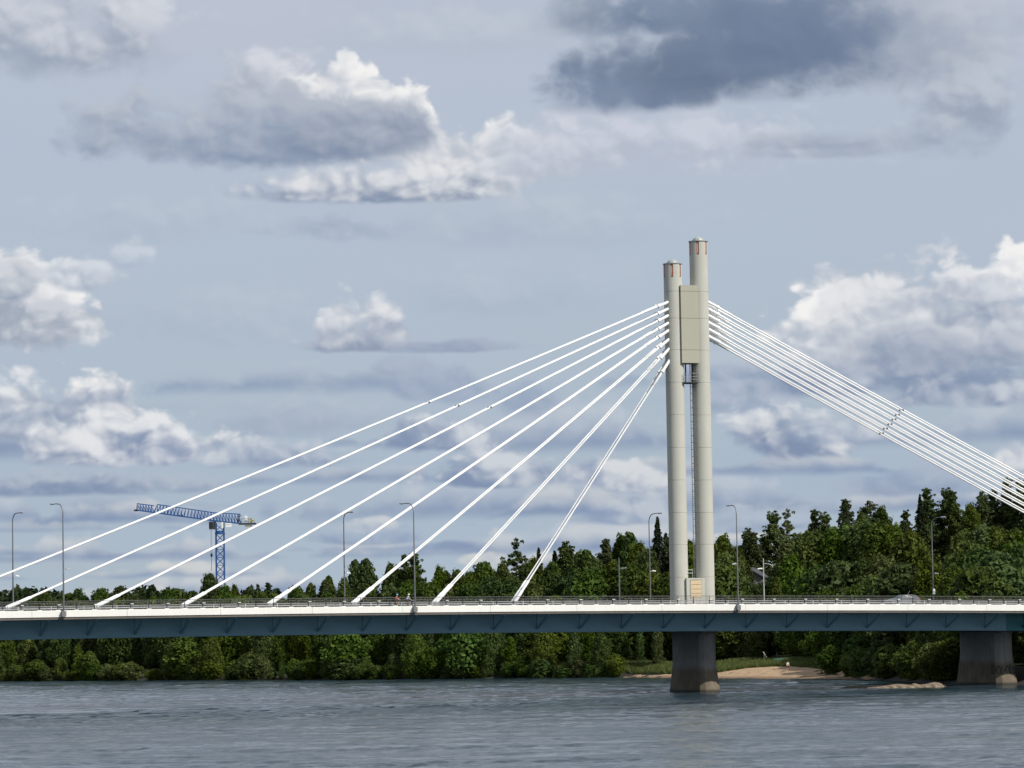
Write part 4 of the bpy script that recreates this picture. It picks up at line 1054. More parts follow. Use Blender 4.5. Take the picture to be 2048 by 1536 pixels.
def cyclist(px, v, label_p, label_b, shirt, helmet, facing=1):
    u, _ = on_bridge(px, 1200, v); z0 = deck_z(u) - .22
    b = empty('bicycle', W(u, v, z0), ALPHA, label_b, 'bicycle', 'bicycles crossing the bridge')
    R = .34; A, B = (-.52, 0, R), (.54, 0, R)
    for c in (A, B):
        t_ = MB(); t_.tube([(c[0] + R * cos(a), 0, c[2] + R * sin(a)) for a in [2 * pi * k / 28 for k in range(29)]], .022, 6, False); w_ = t_.build('wheel', M['rubber'], b)
        s_ = MB()
        for k in range(9): a = 2 * pi * k / 9; s_.bar(c, (c[0] + R * cos(a), 0, c[2] + R * sin(a)), .006)
        s_.tube([(c[0], -.05, c[2]), (c[0], .05, c[2])], .025, 8); s_.build('spokes', M['galv'], w_)
    f = MB(); bbk, st, hd, hb = (-.08, 0, .30), (-.22, 0, .84), (.36, 0, .86), (.42, 0, .62)
    for p, q in ((bbk, st), (st, hd), (bbk, hb), (hd, hb), (bbk, A), (st, A), (hb, B)): f.tube([p, q], .02, 8)
    f.build('frame', M['dark'], b)
    s_ = MB(); s_.ball((-.26, 0, .93), .13, 10, (1, .6, .3)); s_.tube([st, (-.25, 0, .92)], .015, 6); s_.build('saddle', M['dark'], b)
    h_ = MB(); h_.tube([hd, (.33, 0, 1.02)], .015, 6); h_.tube([(.36, -.29, 1.04), (.33, -.1, 1.03), (.33, .1, 1.03), (.36, .29, 1.04)], .014, 6); h_.build('handlebar', M['galv'], b)
    c_ = MB(); c_.tube([(-.08, -.1, .3), (-.02, -.1, .16)], .012, 6); c_.tube([(-.08, .1, .3), (-.14, .1, .44)], .012, 6); c_.box(-.08, .05, -.2, -.1, .13, .16); c_.box(-.2, -.07, .1, .2, .44, .47); c_.build('crank', M['galv'], b)
    b.scale = (.95,) * 3
    o = empty('person', W(u, v, z0), ALPHA, label_p, 'person', 'cyclists riding across the bridge'); o.scale = (.95,) * 3
    j = [(-.24, 0, 1.02, .125), (-.19, 0, 1.18, .11), (-.09, 0, 1.36, .125), (-.03, 0, 1.47, .07), (.02, 0, 1.555, .05), (.05, 0, 1.64, .085), (.07, 0, 1.72, .082)]
    e = [(0, 1), (1, 2), (2, 3), (3, 4), (4, 5), (5, 6)]
    j.append((.135, 0, 1.655, .016)); e.append((5, 7))    # nose
    for s in (-1, 1):
        i = len(j); j += [(-.04, s * .17, 1.42, .055), (.09, s * .22, 1.22, .042), (.30, s * .25, 1.085, .03)]; e += [(2, i), (i, i + 1), (i + 1, i + 2)]
        hand(j, e, i + 2, (.30, s * .25, 1.085), (.6, .1 * s, -.35), s)
        i = len(j); low = s < 0
        kn = (.20, s * .12, .72 if low else .80); an = (-.02 if low else -.12, s * .14, .24 if low else .54)
        j += [(-.20, s * .10, .97, .095), (*kn, .06), (*an, .042), (an[0] + .16, an[1], an[2] - .05, .036)]; e += [(0, i), (i, i + 1), (i + 1, i + 2), (i + 2, i + 3)]
    skin_mesh('body', j, e, M['skin'], o)
    sj = [(-.235, 0, 1.03, .145), (-.19, 0, 1.18, .135), (-.095, 0, 1.36, .147), (-.045, 0, 1.45, .09)]; se = [(0, 1), (1, 2), (2, 3)]
    for s in (-1, 1):
        i = len(sj); sj += [(-.04, s * .17, 1.42, .072), (.05, s * .21, 1.28, .06)]; se += [(2, i), (i, i + 1)]
    skin_mesh('shirt', sj, se, shirt, o)
    tj = [(-.24, 0, 1.0, .14)]; te = []
    for s in (-1, 1):
        i = len(tj); tj += [(-.19, s * .10, .965, .11), (.12, s * .12, .80 if s < 0 else .845, .08)]; te += [(0, i), (i, i + 1)]
    skin_mesh('shorts', tj, te, M['dark_cloth'], o)
    ft = MB()
    for s in (-1, 1):
        low = s < 0; an = (-.02 if low else -.12, s * .14, .24 if low else .54); ft.ball((an[0] + .09, an[1], an[2] - .055), .11, 10, (1.15, .42, .4))
    ft.build('shoes', M['dark'], o)
    ey = MB()
    for s in (-1, 1): ey.ball((.128, s * .032, 1.685), .011, 6)
    ey.build('eyes', M['dark'], o)
    head_parts(o, (.06, 0, 1.685), M['hair'], helmet)
cyclist(794, -11.2, 'cyclist in a red top and pale blue helmet riding right', 'bicycle under the rider in the red top', M['red_cloth'], M['helmet_blue'])
cyclist(817, -10.9, 'cyclist in a blue and white top and white helmet riding right', 'bicycle under the rider in the blue and white top', M['blue_cloth'], M['white'])

def ground_at_px(px, py, lo=500., hi=640.):
    best = None
    for Y in np.arange(lo, hi, .25):
        p = at_y(px, py, Y)
        if gz(p[0], Y) >= p[2]: return p[0], Y, gz(p[0], Y)
    p = at_y(px, py, hi); return p[0], hi, gz(p[0], hi)
def beach_person():
    x, y, z = ground_at_px(1575.5, 1343)
    o = empty('person', (x, y, z + .06), radians(-70), 'person in dark red shorts and pale top standing on the sandy beach', 'person')
    j = [(0, 0, .86, .13), (.02, 0, 1.02, .11), (.06, 0, 1.22, .13), (.08, 0, 1.34, .07), (.10, 0, 1.40, .05), (.12, 0, 1.49, .085), (.13, 0, 1.56, .08), (.205, 0, 1.49, .015)]
    e = [(0, 1), (1, 2), (2, 3), (3, 4), (4, 5), (5, 6), (5, 7)]
    for s in (-1, 1):
        i = len(j); j += [(.07, s * .18, 1.27, .052), (.10, s * .24, 1.03, .04), (.24, s * .22, .86, .028)]; e += [(2, i), (i, i + 1), (i + 1, i + 2)]
        hand(j, e, i + 2, (.24, s * .22, .86), (.5, 0, -.7), s)
        i = len(j); j += [(0, s * .10, .80, .09), (.05 * s + .04, s * .12, .45, .06), (.04 * s - .04, s * .13, .08, .04), (.04 * s + .12, s * .14, .04, .036)]; e += [(0, i), (i, i + 1), (i + 1, i + 2), (i + 2, i + 3)]
    skin_mesh('body', j, e, M['skin'], o)
    skin_mesh('shirt', [(0, 0, .9, .145), (.02, 0, 1.02, .135), (.06, 0, 1.22, .147), (.08, 0, 1.31, .08), (.07, .18, 1.27, .07), (.07, -.18, 1.27, .07), (.085, .21, 1.14, .055), (.085, -.21, 1.14, .055)], [(0, 1), (1, 2), (2, 3), (2, 4), (2, 5), (4, 6), (5, 7)], M['pale_cloth'], o)
    skin_mesh('shorts', [(0, 0, .85, .15), (0, .1, .79, .115), (0, -.1, .79, .115), (.07, .12, .5, .09), (.02, -.12, .5, .09)], [(0, 1), (0, 2), (1, 3), (2, 4)], M['maroon'], o)
    head_parts(o, (.12, 0, 1.53), M['hair'])
    ft = MB()
    for s in (-1, 1): ft.ball((.04 * s + .06, s * .135, .04), .12, 10, (1.15, .42, .4))
    ft.build('shoes', M['white'], o)
    ey = MB()
    for s in (-1, 1): ey.ball((.195, s * .03, 1.52), .011, 6)
    ey.build('eyes', M['dark'], o)
beach_person()

def rowing_boat():
    x, y, z = ground_at_px(1574, 1326)
    o = empty('rowing_boat', (x, y + 2.2, gz(x, y + 2.2) + .0), radians(-8), 'small green rowing boat lying upturned on grass above the beach', 'boat')
    secs = []; n = 10
    for i in range(n + 1):
        s = -1 + 2 * i / n; w = .62 * (1 - abs(s) ** 3.2 * .93); h = .52 * (1 - .25 * s * s)
        secs.append([(s * 2.0, w * cos(a), .08 + h * sin(a) ** .7 if sin(a) > 0 else .08) for a in [pi * k / 10 for k in range(11)]])
    mb = MB(); mb.loft(secs); smooth_by_angle(mb.build('hull', M['boat'], o), 50)
    kl = MB(); kl.tube([(-1.9, 0, .5), (-1, 0, .63), (0, 0, .645), (1, 0, .63), (1.9, 0, .5)], .04, 6); kl.build('keel', M['dark'], o)
    gw = MB()
    for s in (-1, 1): gw.tube([(-1.95, s * .1, .09), (-1, s * .57, .09), (0, s * .64, .09), (1, s * .57, .09), (1.95, s * .1, .09)], .035, 6)
    gw.build('gunwale', M['driftwood'], o)
rowing_boat()
def leaning_post():
    x, y, z = ground_at_px(1530, 1326)
    o = empty('leaning_post', (x, y, z - .1), 0, 'bleached leaning wooden prop above the grass left of the green boat', 'wooden post')
    mb = MB(); mb.tube([(-.15, .1, 0), (-.12, .1, 1.0), (-.1, 0, 1.5)], [.06, .05, .04], 7); mb.build('upright', M['driftwood'], o)
    m2 = MB(); m2.tube([(.28, 0, 1.0), (-.28, 0, 1.95)], [.08, .06], 7); m2.build('slanted_pole', M['driftwood'], o)
leaning_post()

# sandbar and shore stones
def lump(name, pts, m_, seed, label, cat, group=None):
    rng = random.Random(seed); (x, y, z, rx, ry, rz_) = pts
    bm = bmesh.new(); bmesh.ops.create_icosphere(bm, subdivisions=3, radius=1)
    ph = [rng.uniform(0, 6) for _ in range(6)]
    for v in bm.verts:
        c = v.co; k = 1 + .16 * sin(2.3 * c.x + ph[0]) * cos(2.9 * c.y + ph[1]) + .10 * sin(5 * c.x + 4 * c.y + ph[2]) + .06 * sin(9 * c.y + 7 * c.z + ph[3])
        v.co = Vector((c.x * rx * k, c.y * ry * k, max(-.6, c.z) * rz_ * k))
    me = bpy.data.meshes.new(name); bm.to_mesh(me); bm.free(); me.polygons.foreach_set('use_smooth', [True] * len(me.polygons)); me.materials.append(m_)
    o = link(name, me, None, (x, y, z)); return tag(o, label, cat, group)
def sandbar():
    (X0, Y0), (X1, Y1) = at_z(1680, 1377.0, 0)[:2], at_z(1893, 1374.0, 0)[:2]
    n, k = 90, 16; vs = []; d = np.array([X1 - X0, Y1 - Y0]); L = np.hypot(*d); d = d / L; nn = np.array([-d[1], d[0]])
    for i in range(n + 1):
        s = i / n
        hh = .18 + .14 * max(0, sin(s * 9 + .4)) * (.4 + s) + .26 * math.exp(-((s - .90) / .07) ** 2) + .25 * math.exp(-((s - .55) / .12) ** 2) + .2 * math.exp(-((s - .70) / .03) ** 2)
        hh *= min(1, s * 16) * min(1, (1 - s) * 25); w = 1.3 * min(1, .15 + s * 3) * min(1, (1 - s) * 12 + .1)
        for q in range(k + 1):
            t = -1 + 2 * q / k; c = np.array([X0, Y0]) + d * L * s + nn * (t * w + .15 * sin(i * .9 + q))
            z = -.22 + (hh + .24) * max(0, 1 - t * t) ** .5 * (1 + .12 * sin(i * 1.7 + q * 2.1) * sin(i * .63 - q))
            vs.append((c[0], c[1], z))
    f = [(i * (k + 1) + q, i * (k + 1) + q + 1, (i + 1) * (k + 1) + q + 1, (i + 1) * (k + 1) + q) for i in range(n) for q in range(k)]
    me = np_mesh('sandbar', np.array(vs), np.array(f)); me.materials.append(M['rock']); tag(link('sandbar', me), kind='structure')
sandbar()
x, y, _ = at_z(78, 1361, 0); lump('boulder', (x, y, .1, 1.6, 1.2, .55), M['rock'], 1, 'flat pale rock at the waterline, left one of two at far left', 'rock', 'pale rocks at the left waterline')
x, y, _ = at_z(93, 1361, 0); lump('boulder', (x, y, .05, 1.3, 1.1, .42), M['rock'], 2, 'flat pale rock at the waterline, right one of two at far left', 'rock', 'pale rocks at the left waterline')
x, y, _ = at_z(2026, 1369, 0); lump('boulder', (x, y + 1, .15, .9, .8, .6), M['rock'], 4, 'grey rock at the waterline beside the right pier', 'rock')

# ------------------------------------------------------------------ trees
RS = np.random.RandomState
def leaf_mesh(name, pts, nrm, size, rng, m_, elong=1.5, jitter=.9):
    n = len(pts)
    N_ = nrm + rng.normal(0, jitter, (n, 3)); N_ /= np.linalg.norm(N_, axis=1)[:, None] + 1e-9
    t = rng.normal(0, 1, (n, 3)); t -= (t * N_).sum(1)[:, None] * N_; t /= np.linalg.norm(t, axis=1)[:, None] + 1e-9
    b = np.cross(N_, t); s = size * rng.uniform(.6, 1.35, n)[:, None]
    a, w = s * elong * .5, s * .5
    v = np.stack([pts - t * a, pts + b * w * .9 + N_ * s * .12, pts + t * a, pts - b * w * .9 + N_ * s * .12], 1).reshape(-1, 3)
    q = np.arange(n * 4).reshape(n, 4)
    me = np_mesh(name, v, q, False); me.materials.append(m_); return me
def shell(rng, n, c, r, up=.25):
    d = rng.normal(0, 1, (n, 3)); d[:, 2] += up; d /= np.linalg.norm(d, axis=1)[:, None]
    rr = rng.uniform(.55, 1.05, (n, 1)) ** .6
    return c + d * r * rr, d
def trunk(name, m_, H, r0, limbs, lean=(0, 0), split=None, fork=1):
    mb = MB(); n = 7
    for fk in range(fork):
        ox = (fk - (fork - 1) / 2) * r0 * 2.0
        mb.tube([(ox + (lean[0] + .12 * ox) * H * (i / n) ** 1.5 + .10 * sin(i * 1.7 + fk), lean[1] * H * (i / n) ** 1.5 + .08 * cos(i * 2.1 + fk), H * i / n - .4 * (i == 0)) for i in range(n + 1)], [r0 * (1 - .85 * i / n) for i in range(n + 1)], 7)
    for p, q, r_ in limbs: mb.tube([p, (Vector(p) + Vector(q)) / 2 + Vector((0, 0, .15)), q], [r_, r_ * .6, r_ * .3], 5)
    me = mb.mesh(name, True); me.materials.append(m_); return me
PROTO = {}
def broad(key, H, cw, base, n_l, n_leaf, size, leafm, bark, seed, droop=0., top=1.0, lobe=(.16, .30), power=2.0, fork=1, limb=.5):
    rng = RS(seed); pts = []; nr = []; sz = []; limbs = []
    ch = H * (1 - base)
    prof_ = lambda t: (sin(pi * min(1, (t * .94 + .06)) ** top)) ** (1 / power)
    asym = rng.uniform(0, 2 * pi, 3)
    for i in range(n_l):
        t = rng.rand() ** .85
        th = rng.uniform(0, 2 * pi); ir = 1 + .16 * sin(2 * th + asym[0] + 4 * t) + .10 * sin(3 * th + asym[1] - 7 * t)
        rad = cw * .5 * prof_(t) * ir * sqrt(rng.uniform(.08, 1.0)); z = base * H + ch * t * .93
        lr = cw * rng.uniform(*lobe) * (1.15 - .55 * t)
        c = np.array([rad * cos(th), rad * sin(th), z])
        m_ = max(24, int(n_leaf * (lr / (cw * .23)) ** 2 / n_l))
        p, d = shell(rng, m_, c, lr * np.array([1, 1, .78 + droop]))
        if droop: p[:, 2] -= droop * lr * rng.rand(len(p)) * 1.2
        out = rng.rand(m_) < .16; p[out] += rng.normal(0, .14 + .008 * H, (int(out.sum()), 3))
        pts.append(p); nr.append(d + np.array([0, 0, .35])); sz.append(np.where(out, .8, 1.0))
        if i % 4 == 0: limbs.append(((0, 0, max(.2 * H, z * .72)), tuple(c * np.array([.8, .8, .97])), limb * (.05 + .006 * H)))
    m_ = int(n_leaf * .15); t = rng.rand(m_); th = rng.uniform(0, 2 * pi, m_)      # inner sprays close the middle of the crown
    pr = np.array([prof_(q) for q in t]); rad = cw * .5 * pr * .80 * np.sqrt(rng.rand(m_))
    pts.append(np.stack([rad * np.cos(th), rad * np.sin(th), base * H + ch * t * .93], 1)); nr.append(np.stack([np.cos(th), np.sin(th), .4 + 0 * th], 1)); sz.append(np.full(m_, 1.9))
    P_, N_, S_ = np.concatenate(pts), np.concatenate(nr), np.concatenate(sz)
    P_[:, 2] = np.maximum(P_[:, 2], .15)
    PROTO[key] = (leaf_mesh('crown', P_, N_, size * S_[:, None], rng, leafm), trunk('trunk', bark, H * .86, .010 * H + .04, limbs, (rng.normal(0, .01), 0), fork=fork), H)
def pine(key, H, cw, base, seed, nb=120, leafm=None, tuft=(.20, .46), per=19, shape=.62):
    rng = RS(seed); pts = []; nr = []; limbs = []
    asym = rng.uniform(0, 6.3, 3)
    for i in range(nb):
        t = ((i + rng.rand()) / nb) ** 1.05; z = H * (base + (1 - base) * t * .985)
        th = i * 2.39996 + rng.normal(0, .35)
        R = cw * .5 * (1.02 - t) ** shape * min(1, .45 + 2.2 * t) * (1 + .2 * sin(2 * th + asym[0] + 9 * t) + .18 * sin(13 * t + asym[1]))
        L = max(.25, R * rng.uniform(.55, 1.12)); rise = L * rng.uniform(.02, .42) + .9 * (t > .9)
        root = np.array([0, 0, z - .1]); tip = np.array([L * cos(th), L * sin(th), z + rise])
        limbs.append((tuple(root), tuple(tip), .03 + .03 * (1 - t)))
        k = max(3, int(L * 2.9))
        for q in range(k):
            f = .35 + .65 * (q + rng.rand()) / k
            c = root * (1 - f) + tip * f + rng.normal(0, .24, 3) * (.4 + f)
            r_ = rng.uniform(*tuft)
            p, d = shell(rng, per, c, r_ * np.array([1, 1, .62]), .4); pts.append(p); nr.append(d * .6 + np.array([cos(th) * .3, sin(th) * .3, .6]))
    P_, N_ = np.concatenate(pts), np.concatenate(nr)
    PROTO[key] = (leaf_mesh('crown', P_, N_, .24, rng, leafm or M['needle'], 2.4), trunk('trunk', M['pine_bark'], H * .97, .011 * H, limbs[::3], (rng.normal(0, .008), 0)), H)
def spruce(key, H, cw, seed, nb=210):
    rng = RS(seed); pts = []; nr = []
    for i in range(nb):
        t = ((i + rng.rand()) / nb) ** .9; z = H * (.04 + .955 * t); th = i * 2.39996 + rng.normal(0, .4)
        L = (cw * .5 * (1 - t) ** .85 + .12) * rng.uniform(.6, 1.15); m_ = int(8 + 30 * L)
        q = rng.uniform(.05, 1, m_) ** .75; side = rng.normal(0, 1, m_) * .20 * L * (1.15 - q)
        x = q * L * cos(th) - side * sin(th); y_ = q * L * sin(th) + side * cos(th)
        zz = z - .34 * L * q ** 1.1 + .20 * L * q ** 3 - rng.rand(m_) * .30 * (.4 + q)
        pts.append(np.stack([x, y_, zz], 1)); nr.append(np.tile([cos(th) * .4, sin(th) * .4, .8], (m_, 1)))
    P_, N_ = np.concatenate(pts), np.concatenate(nr)
    P_[:, 2] = np.maximum(P_[:, 2], .2)
    PROTO[key] = (leaf_mesh('crown', P_, N_, .25, rng, M['spruce'], 1.9, .6), trunk('trunk', M['bark'], H * .97, .011 * H, []), H)
broad('birch_a', 18, 7.0, .12, 74, 21750, .275, M['birch_leaf'], M['bark'], 11, .40, .80, (.11, .20), limb=.4)
broad('birch_b', 17, 6.0, .10, 66, 20300, .275, M['birch_leaf'], M['birch_bark'], 12, .55, .72, (.11, .19), 1.6, limb=.4)
broad('birch_c', 15, 7.5, .08, 72, 21750, .275, M['leaf'], M['bark'], 13, .3, .85, (.11, .20))
broad('aspen_a', 18, 5.8, .05, 76, 20300, .275, M['leaf'], M['bark'], 14, .15, .70, (.10, .18), 2.6)
broad('aspen_b', 15, 4.8, .05, 60, 17735, .235, M['leaf'], M['bark'], 15, .15, .66, (.11, .19), 2.2)
broad('leafy_a', 14, 9.5, .06, 80, 23200, .29, M['leaf'], M['bark'], 16, .05, .80, (.09, .18))
broad('leafy_b', 12, 8.5, .04, 74, 21750, .29, M['leaf'], M['bark'], 17, .05, .90, (.09, .18), 2.6)
broad('weeping_a', 16, 8.5, .04, 70, 23200, .275, M['birch_leaf'], M['bark'], 18, .8, .82, (.10, .18))
broad('shrub_a', 6, 6.4, .02, 46, 11700, .235, M['leaf'], M['bark'], 19, .15, 1.15, (.09, .19), 2.0, 3)
broad('shrub_b', 6.5, 4.8, .04, 42, 11050, .235, M['willow_leaf'], M['bark'], 20, .35, 1.05, (.09, .18), 1.7, 3)
broad('shrub_c', 7.5, 4.8, .05, 46, 11700, .235, M['willow_leaf'], M['bark'], 21, .45, .95, (.09, .17), 1.5, 3)
broad('shrub_d', 7, 5.6, .05, 50, 12350, .235, M['leaf'], M['birch_bark'], 22, .5, 1.1, (.08, .16), 1.4, 3)
pine('pine_a', 19, 9.0, .12, 31, 190, shape=.52); pine('pine_b', 18, 8.6, .18, 32, 170, shape=.42); pine('pine_c', 20, 10.5, .03, 33, 260, shape=.72)
pine('pine_thin', 17, 6.4, .45, 34, 34, tuft=(.25, .45), per=22, shape=.5)
spruce('spruce_a', 18, 6.0, 41); spruce('spruce_b', 16, 5.6, 42)
KIND = {'birch': ('birch_tree', 'birch'), 'aspen': ('aspen_tree', 'aspen'), 'leafy': ('leafy_tree', 'leafy tree'), 'weeping': ('weeping_birch', 'drooping birch'), 'shrub': ('shrub', 'shrub'), 'pine': ('pine_tree', 'pine'), 'spruce': ('spruce_tree', 'spruce')}
TREES = []
def tree(key, X, Y, height, layer, wide=1.0, special=None, rz=None):
    rng = random.Random(f'{key} {X:.1f} {Y:.1f}')
    TREES.append((key, X, Y, height, layer, wide, special, rng.uniform(0, 6.28) if rz is None else rz))
def sky_tree(px, ytop, key, Y, wide=1.0, special=None, layer='sky'):
    p = at_y(px, ytop, Y); g = gz(p[0], Y)
    if key.startswith(('pine', 'spruce')): wide = max(wide, .95)
    tree(key, p[0], Y, max(3.0, p[2] - g) * 1.02, layer, wide, special)
rt = random.Random(77)
# skyline, left to right: (px, top row, kind, depth, width factor)
for px, yt, key, Y, wd in [
    (-30, 1190, 'leafy_a', 745, 1), (66, 1189, 'leafy_b', 738, .7), (92, 1178, 'leafy_a', 720, .75), (138, 1181, 'leafy_b', 715, .9), (160, 1172, 'birch_c', 712, .8), (202, 1172, 'leafy_a', 705, .8),
    (240, 1166, 'birch_c', 700, .9), (268, 1181, 'leafy_b', 706, .8), (305, 1190, 'shrub_b', 700, 1), (330, 1174, 'leafy_a', 694, .7), (352, 1171, 'leafy_b', 698, .8), (388, 1176, 'leafy_b', 690, .7), (415, 1141, 'birch_c', 705, .8),
    (450, 1166, 'leafy_a', 684, .7), (474, 1163, 'birch_b', 690, .7), (500, 1172, 'leafy_b', 680, .8), (528, 1178, 'leafy_a', 676, .6), (548, 1181, 'leafy_b', 684, .8), (582, 1164, 'aspen_b', 670, .9), (600, 1166, 'aspen_b', 673, 1), (622, 1159, 'aspen_b', 668, 1),
    (645, 1152, 'aspen_b', 670, .9), (661, 1145, 'aspen_a', 676, .7), (684, 1148, 'birch_b', 660, .9), (703, 1112, 'aspen_a', 668, .75), (727, 1110, 'aspen_a', 662, .85), (737, 1122, 'aspen_b', 668, .9), (775, 1119, 'birch_b', 662, .8), (795, 1126, 'birch_a', 655, .7),
    (815, 1120, 'pine_c', 656, .8), (836, 1116, 'pine_c', 652, .9), (872, 1126, 'birch_a', 650, .7), (890, 1134, 'aspen_b', 650, .9), (912, 1133, 'birch_c', 648, .8), (935, 1138, 'leafy_a', 640, .6), (972, 1118, 'leafy_a', 645, .75), (1002, 1118, 'birch_a', 640, .85),
    (1030, 1095, 'pine_thin', 655, .9), (1046, 1120, 'birch_a', 640, .8), (1062, 1110, 'leafy_a', 640, .6), (1079, 1097, 'spruce_a', 650, .8), (1102, 1103, 'spruce_b', 646, .9), (1098, 1118, 'leafy_a', 636, .7), (1128, 1100, 'pine_b', 645, .9), (1152, 1096, 'birch_a', 640, .8),
    (1170, 1092, 'aspen_a', 638, .9), (1195, 1108, 'birch_b', 634, .9), (1208, 1090, 'pine_c', 640, .7), (1236, 1062, 'birch_a', 642, .8), (1256, 1056, 'aspen_a', 640, .8), (1282, 1078, 'birch_a', 636, .8), (1295, 1092, 'leafy_a', 630, .6),
    (1312, 1036, 'spruce_a', 645, .95), (1333, 1068, 'spruce_b', 640, 1), (1352, 1080, 'pine_b', 636, .9), (1383, 1074, 'birch_a', 640, .9), (1440, 1063, 'birch_a', 630, 1.0), (1464, 1088, 'leafy_a', 624, .7), (1490, 1070, 'pine_b', 655, .8), (1512, 1074, 'pine_c', 652, .8),
    (1543, 1036, 'pine_a', 660, .8), (1570, 1035, 'pine_thin', 665, .9), (1596, 1062, 'birch_a', 645, .9), (1628, 1030, 'pine_c', 650, .8), (1657, 1037, 'pine_a', 648, .9), (1693, 1009, 'pine_c', 655, .8), (1719, 1018, 'birch_a', 650, .8), (1742, 1016, 'pine_b', 655, .8),
    (1760, 1007, 'birch_a', 655, .9), (1806, 1031, 'pine_a', 645, .9), (1838, 990, 'spruce_a', 648, 1.0), (1860, 986, 'pine_c', 652, .85), (1888, 988, 'pine_a', 655, 1), (1913, 992, 'pine_c', 650, .9), (1944, 1001, 'birch_a', 645, .9), (1968, 996, 'pine_b', 655, .9), (1984, 990, 'pine_a', 660, .8),
    (2010, 966, 'pine_c', 658, .85), (2036, 972, 'pine_a', 655, .9), (2062, 970, 'pine_c', 650, 1)]:
    sky_tree(px, yt, key, Y, wd)
# second rank filling in below the skyline
for px, yt, key, Y in [
    (20, 1214, 'leafy_b', 700), (60, 1210, 'leafy_a', 698), (110, 1205, 'leafy_b', 692), (150, 1200, 'leafy_a', 690), (185, 1206, 'birch_c', 686), (225, 1196, 'leafy_b', 684), (270, 1204, 'leafy_a', 680), (310, 1210, 'leafy_b', 676), (345, 1198, 'leafy_a', 674),
    (400, 1196, 'leafy_b', 668), (440, 1192, 'leafy_a', 666), (485, 1190, 'leafy_b', 662), (530, 1200, 'birch_c', 660), (570, 1194, 'aspen_b', 656), (610, 1188, 'birch_c', 652), (650, 1180, 'aspen_b', 650), (690, 1172, 'birch_b', 648), (735, 1165, 'aspen_a', 648), (780, 1168, 'birch_a', 642),
    (822, 1160, 'birch_c', 640), (860, 1164, 'leafy_a', 636), (900, 1166, 'birch_b', 634), (945, 1165, 'leafy_a', 632), (985, 1150, 'birch_c', 630), (1020, 1156, 'leafy_a', 628), (1060, 1150, 'birch_a', 626), (1110, 1146, 'aspen_a', 625), (1150, 1140, 'aspen_a', 622), (1185, 1135, 'leafy_a', 620),
    (1220, 1120, 'birch_a', 622), (1265, 1125, 'leafy_a', 618), (1305, 1138, 'weeping_a', 612), (1330, 1142, 'birch_c', 610), (1365, 1130, 'leafy_a', 612), (1382, 1150, 'birch_c', 600), (1436, 1125, 'leafy_a', 598), (1465, 1130, 'birch_a', 600), (1448, 1105, 'weeping_a', 610),
    (1590, 1120, 'weeping_a', 600), (1570, 1100, 'birch_b', 612), (1622, 1085, 'leafy_a', 606), (1655, 1080, 'birch_a', 604), (1690, 1075, 'leafy_a', 606), (1722, 1065, 'weeping_a', 600), (1752, 1068, 'weeping_a', 596), (1785, 1072, 'birch_a', 594), (1815, 1085, 'weeping_a', 590), (1850, 1130, 'birch_c', 588),
    (1880, 1140, 'weeping_a', 586), (1935, 1085, 'weeping_a', 590), (1965, 1075, 'weeping_a', 588), (2000, 1078, 'birch_a', 586), (2035, 1082, 'weeping_a', 582), (2070, 1080, 'birch_a', 580), (1915, 1128, 'birch_c', 584),
    (1640, 1140, 'leafy_b', 586), (1680, 1130, 'leafy_b', 582), (1720, 1125, 'birch_b', 580), (1765, 1120, 'weeping_a', 578), (1805, 1140, 'weeping_a', 574), (1840, 1160, 'leafy_b', 572), (1900, 1165, 'leafy_b', 570), (1945, 1150, 'weeping_a', 570), (1990, 1140, 'weeping_a', 566), (2040, 1145, 'weeping_a', 562), (1516, 1168, 'leafy_b', 606), (1478, 1158, 'leafy_b', 604), (1552, 1150, 'birch_c', 606)]:
    sky_tree(px, yt - (30 if px > 1560 and yt < 1110 else 16 if px > 1560 else 4), key, Y, rt.uniform(.95, 1.2), layer='mid')
# row of bushes hanging over the water, left bank
px = -35
SHK = ['shrub_a', 'shrub_b', 'shrub_c', 'shrub_d', 'shrub_d', 'birch_c', 'aspen_b', 'weeping_a']
while px < 1335:
    p0 = at_z(px, np.interp(px, [0, 300, 700, 1000, 1250, 1340], [1363, 1361, 1360, 1357, 1355, 1355]), 0)
    off = rt.uniform(.3, 2.6); X, Y = p0[0], p0[1] + off
    if 1180 < px: Y += 5 * (px - 1180) / 150
    if not (1250 < px < 1345): tree(rt.choice(SHK), X, Y, rt.choice([3.2, 4.6, 5.8, 7.0, 8.4]) * rt.uniform(.9, 1.1), 'water', rt.uniform(1.0, 1.4))
    px += rt.choice([22, 34, 46, 58]) * rt.uniform(.85, 1.15)
px = -40
while px < 1250:                                         # low bushes leaning over the water
    p0 = at_z(px, np.interp(px, [0, 300, 700, 1000, 1250, 1340], [1363, 1361, 1360, 1357, 1355, 1355]), 0)
    tree(rt.choice(['shrub_a', 'shrub_d', 'shrub_b']), p0[0], p0[1] + rt.uniform(.2, 1.2), rt.uniform(2.0, 4.4), 'water', rt.uniform(.9, 1.9))
    px += rt.choice([18, 24, 30, 46])
px = -30
while px < 1345:
    p0 = at_z(px, np.interp(px, [0, 300, 700, 1000, 1250, 1340], [1363, 1361, 1360, 1357, 1355, 1355]), 0)
    X, Y = p0[0], p0[1] + rt.uniform(8, 13)
    tree(rt.choice(['leafy_b', 'birch_c', 'weeping_a', 'leafy_a', 'aspen_b', 'birch_b']), X, Y, rt.uniform(7.0, 12.5), 'second', rt.uniform(.75, 1.05))
    px += rt.uniform(30, 46)
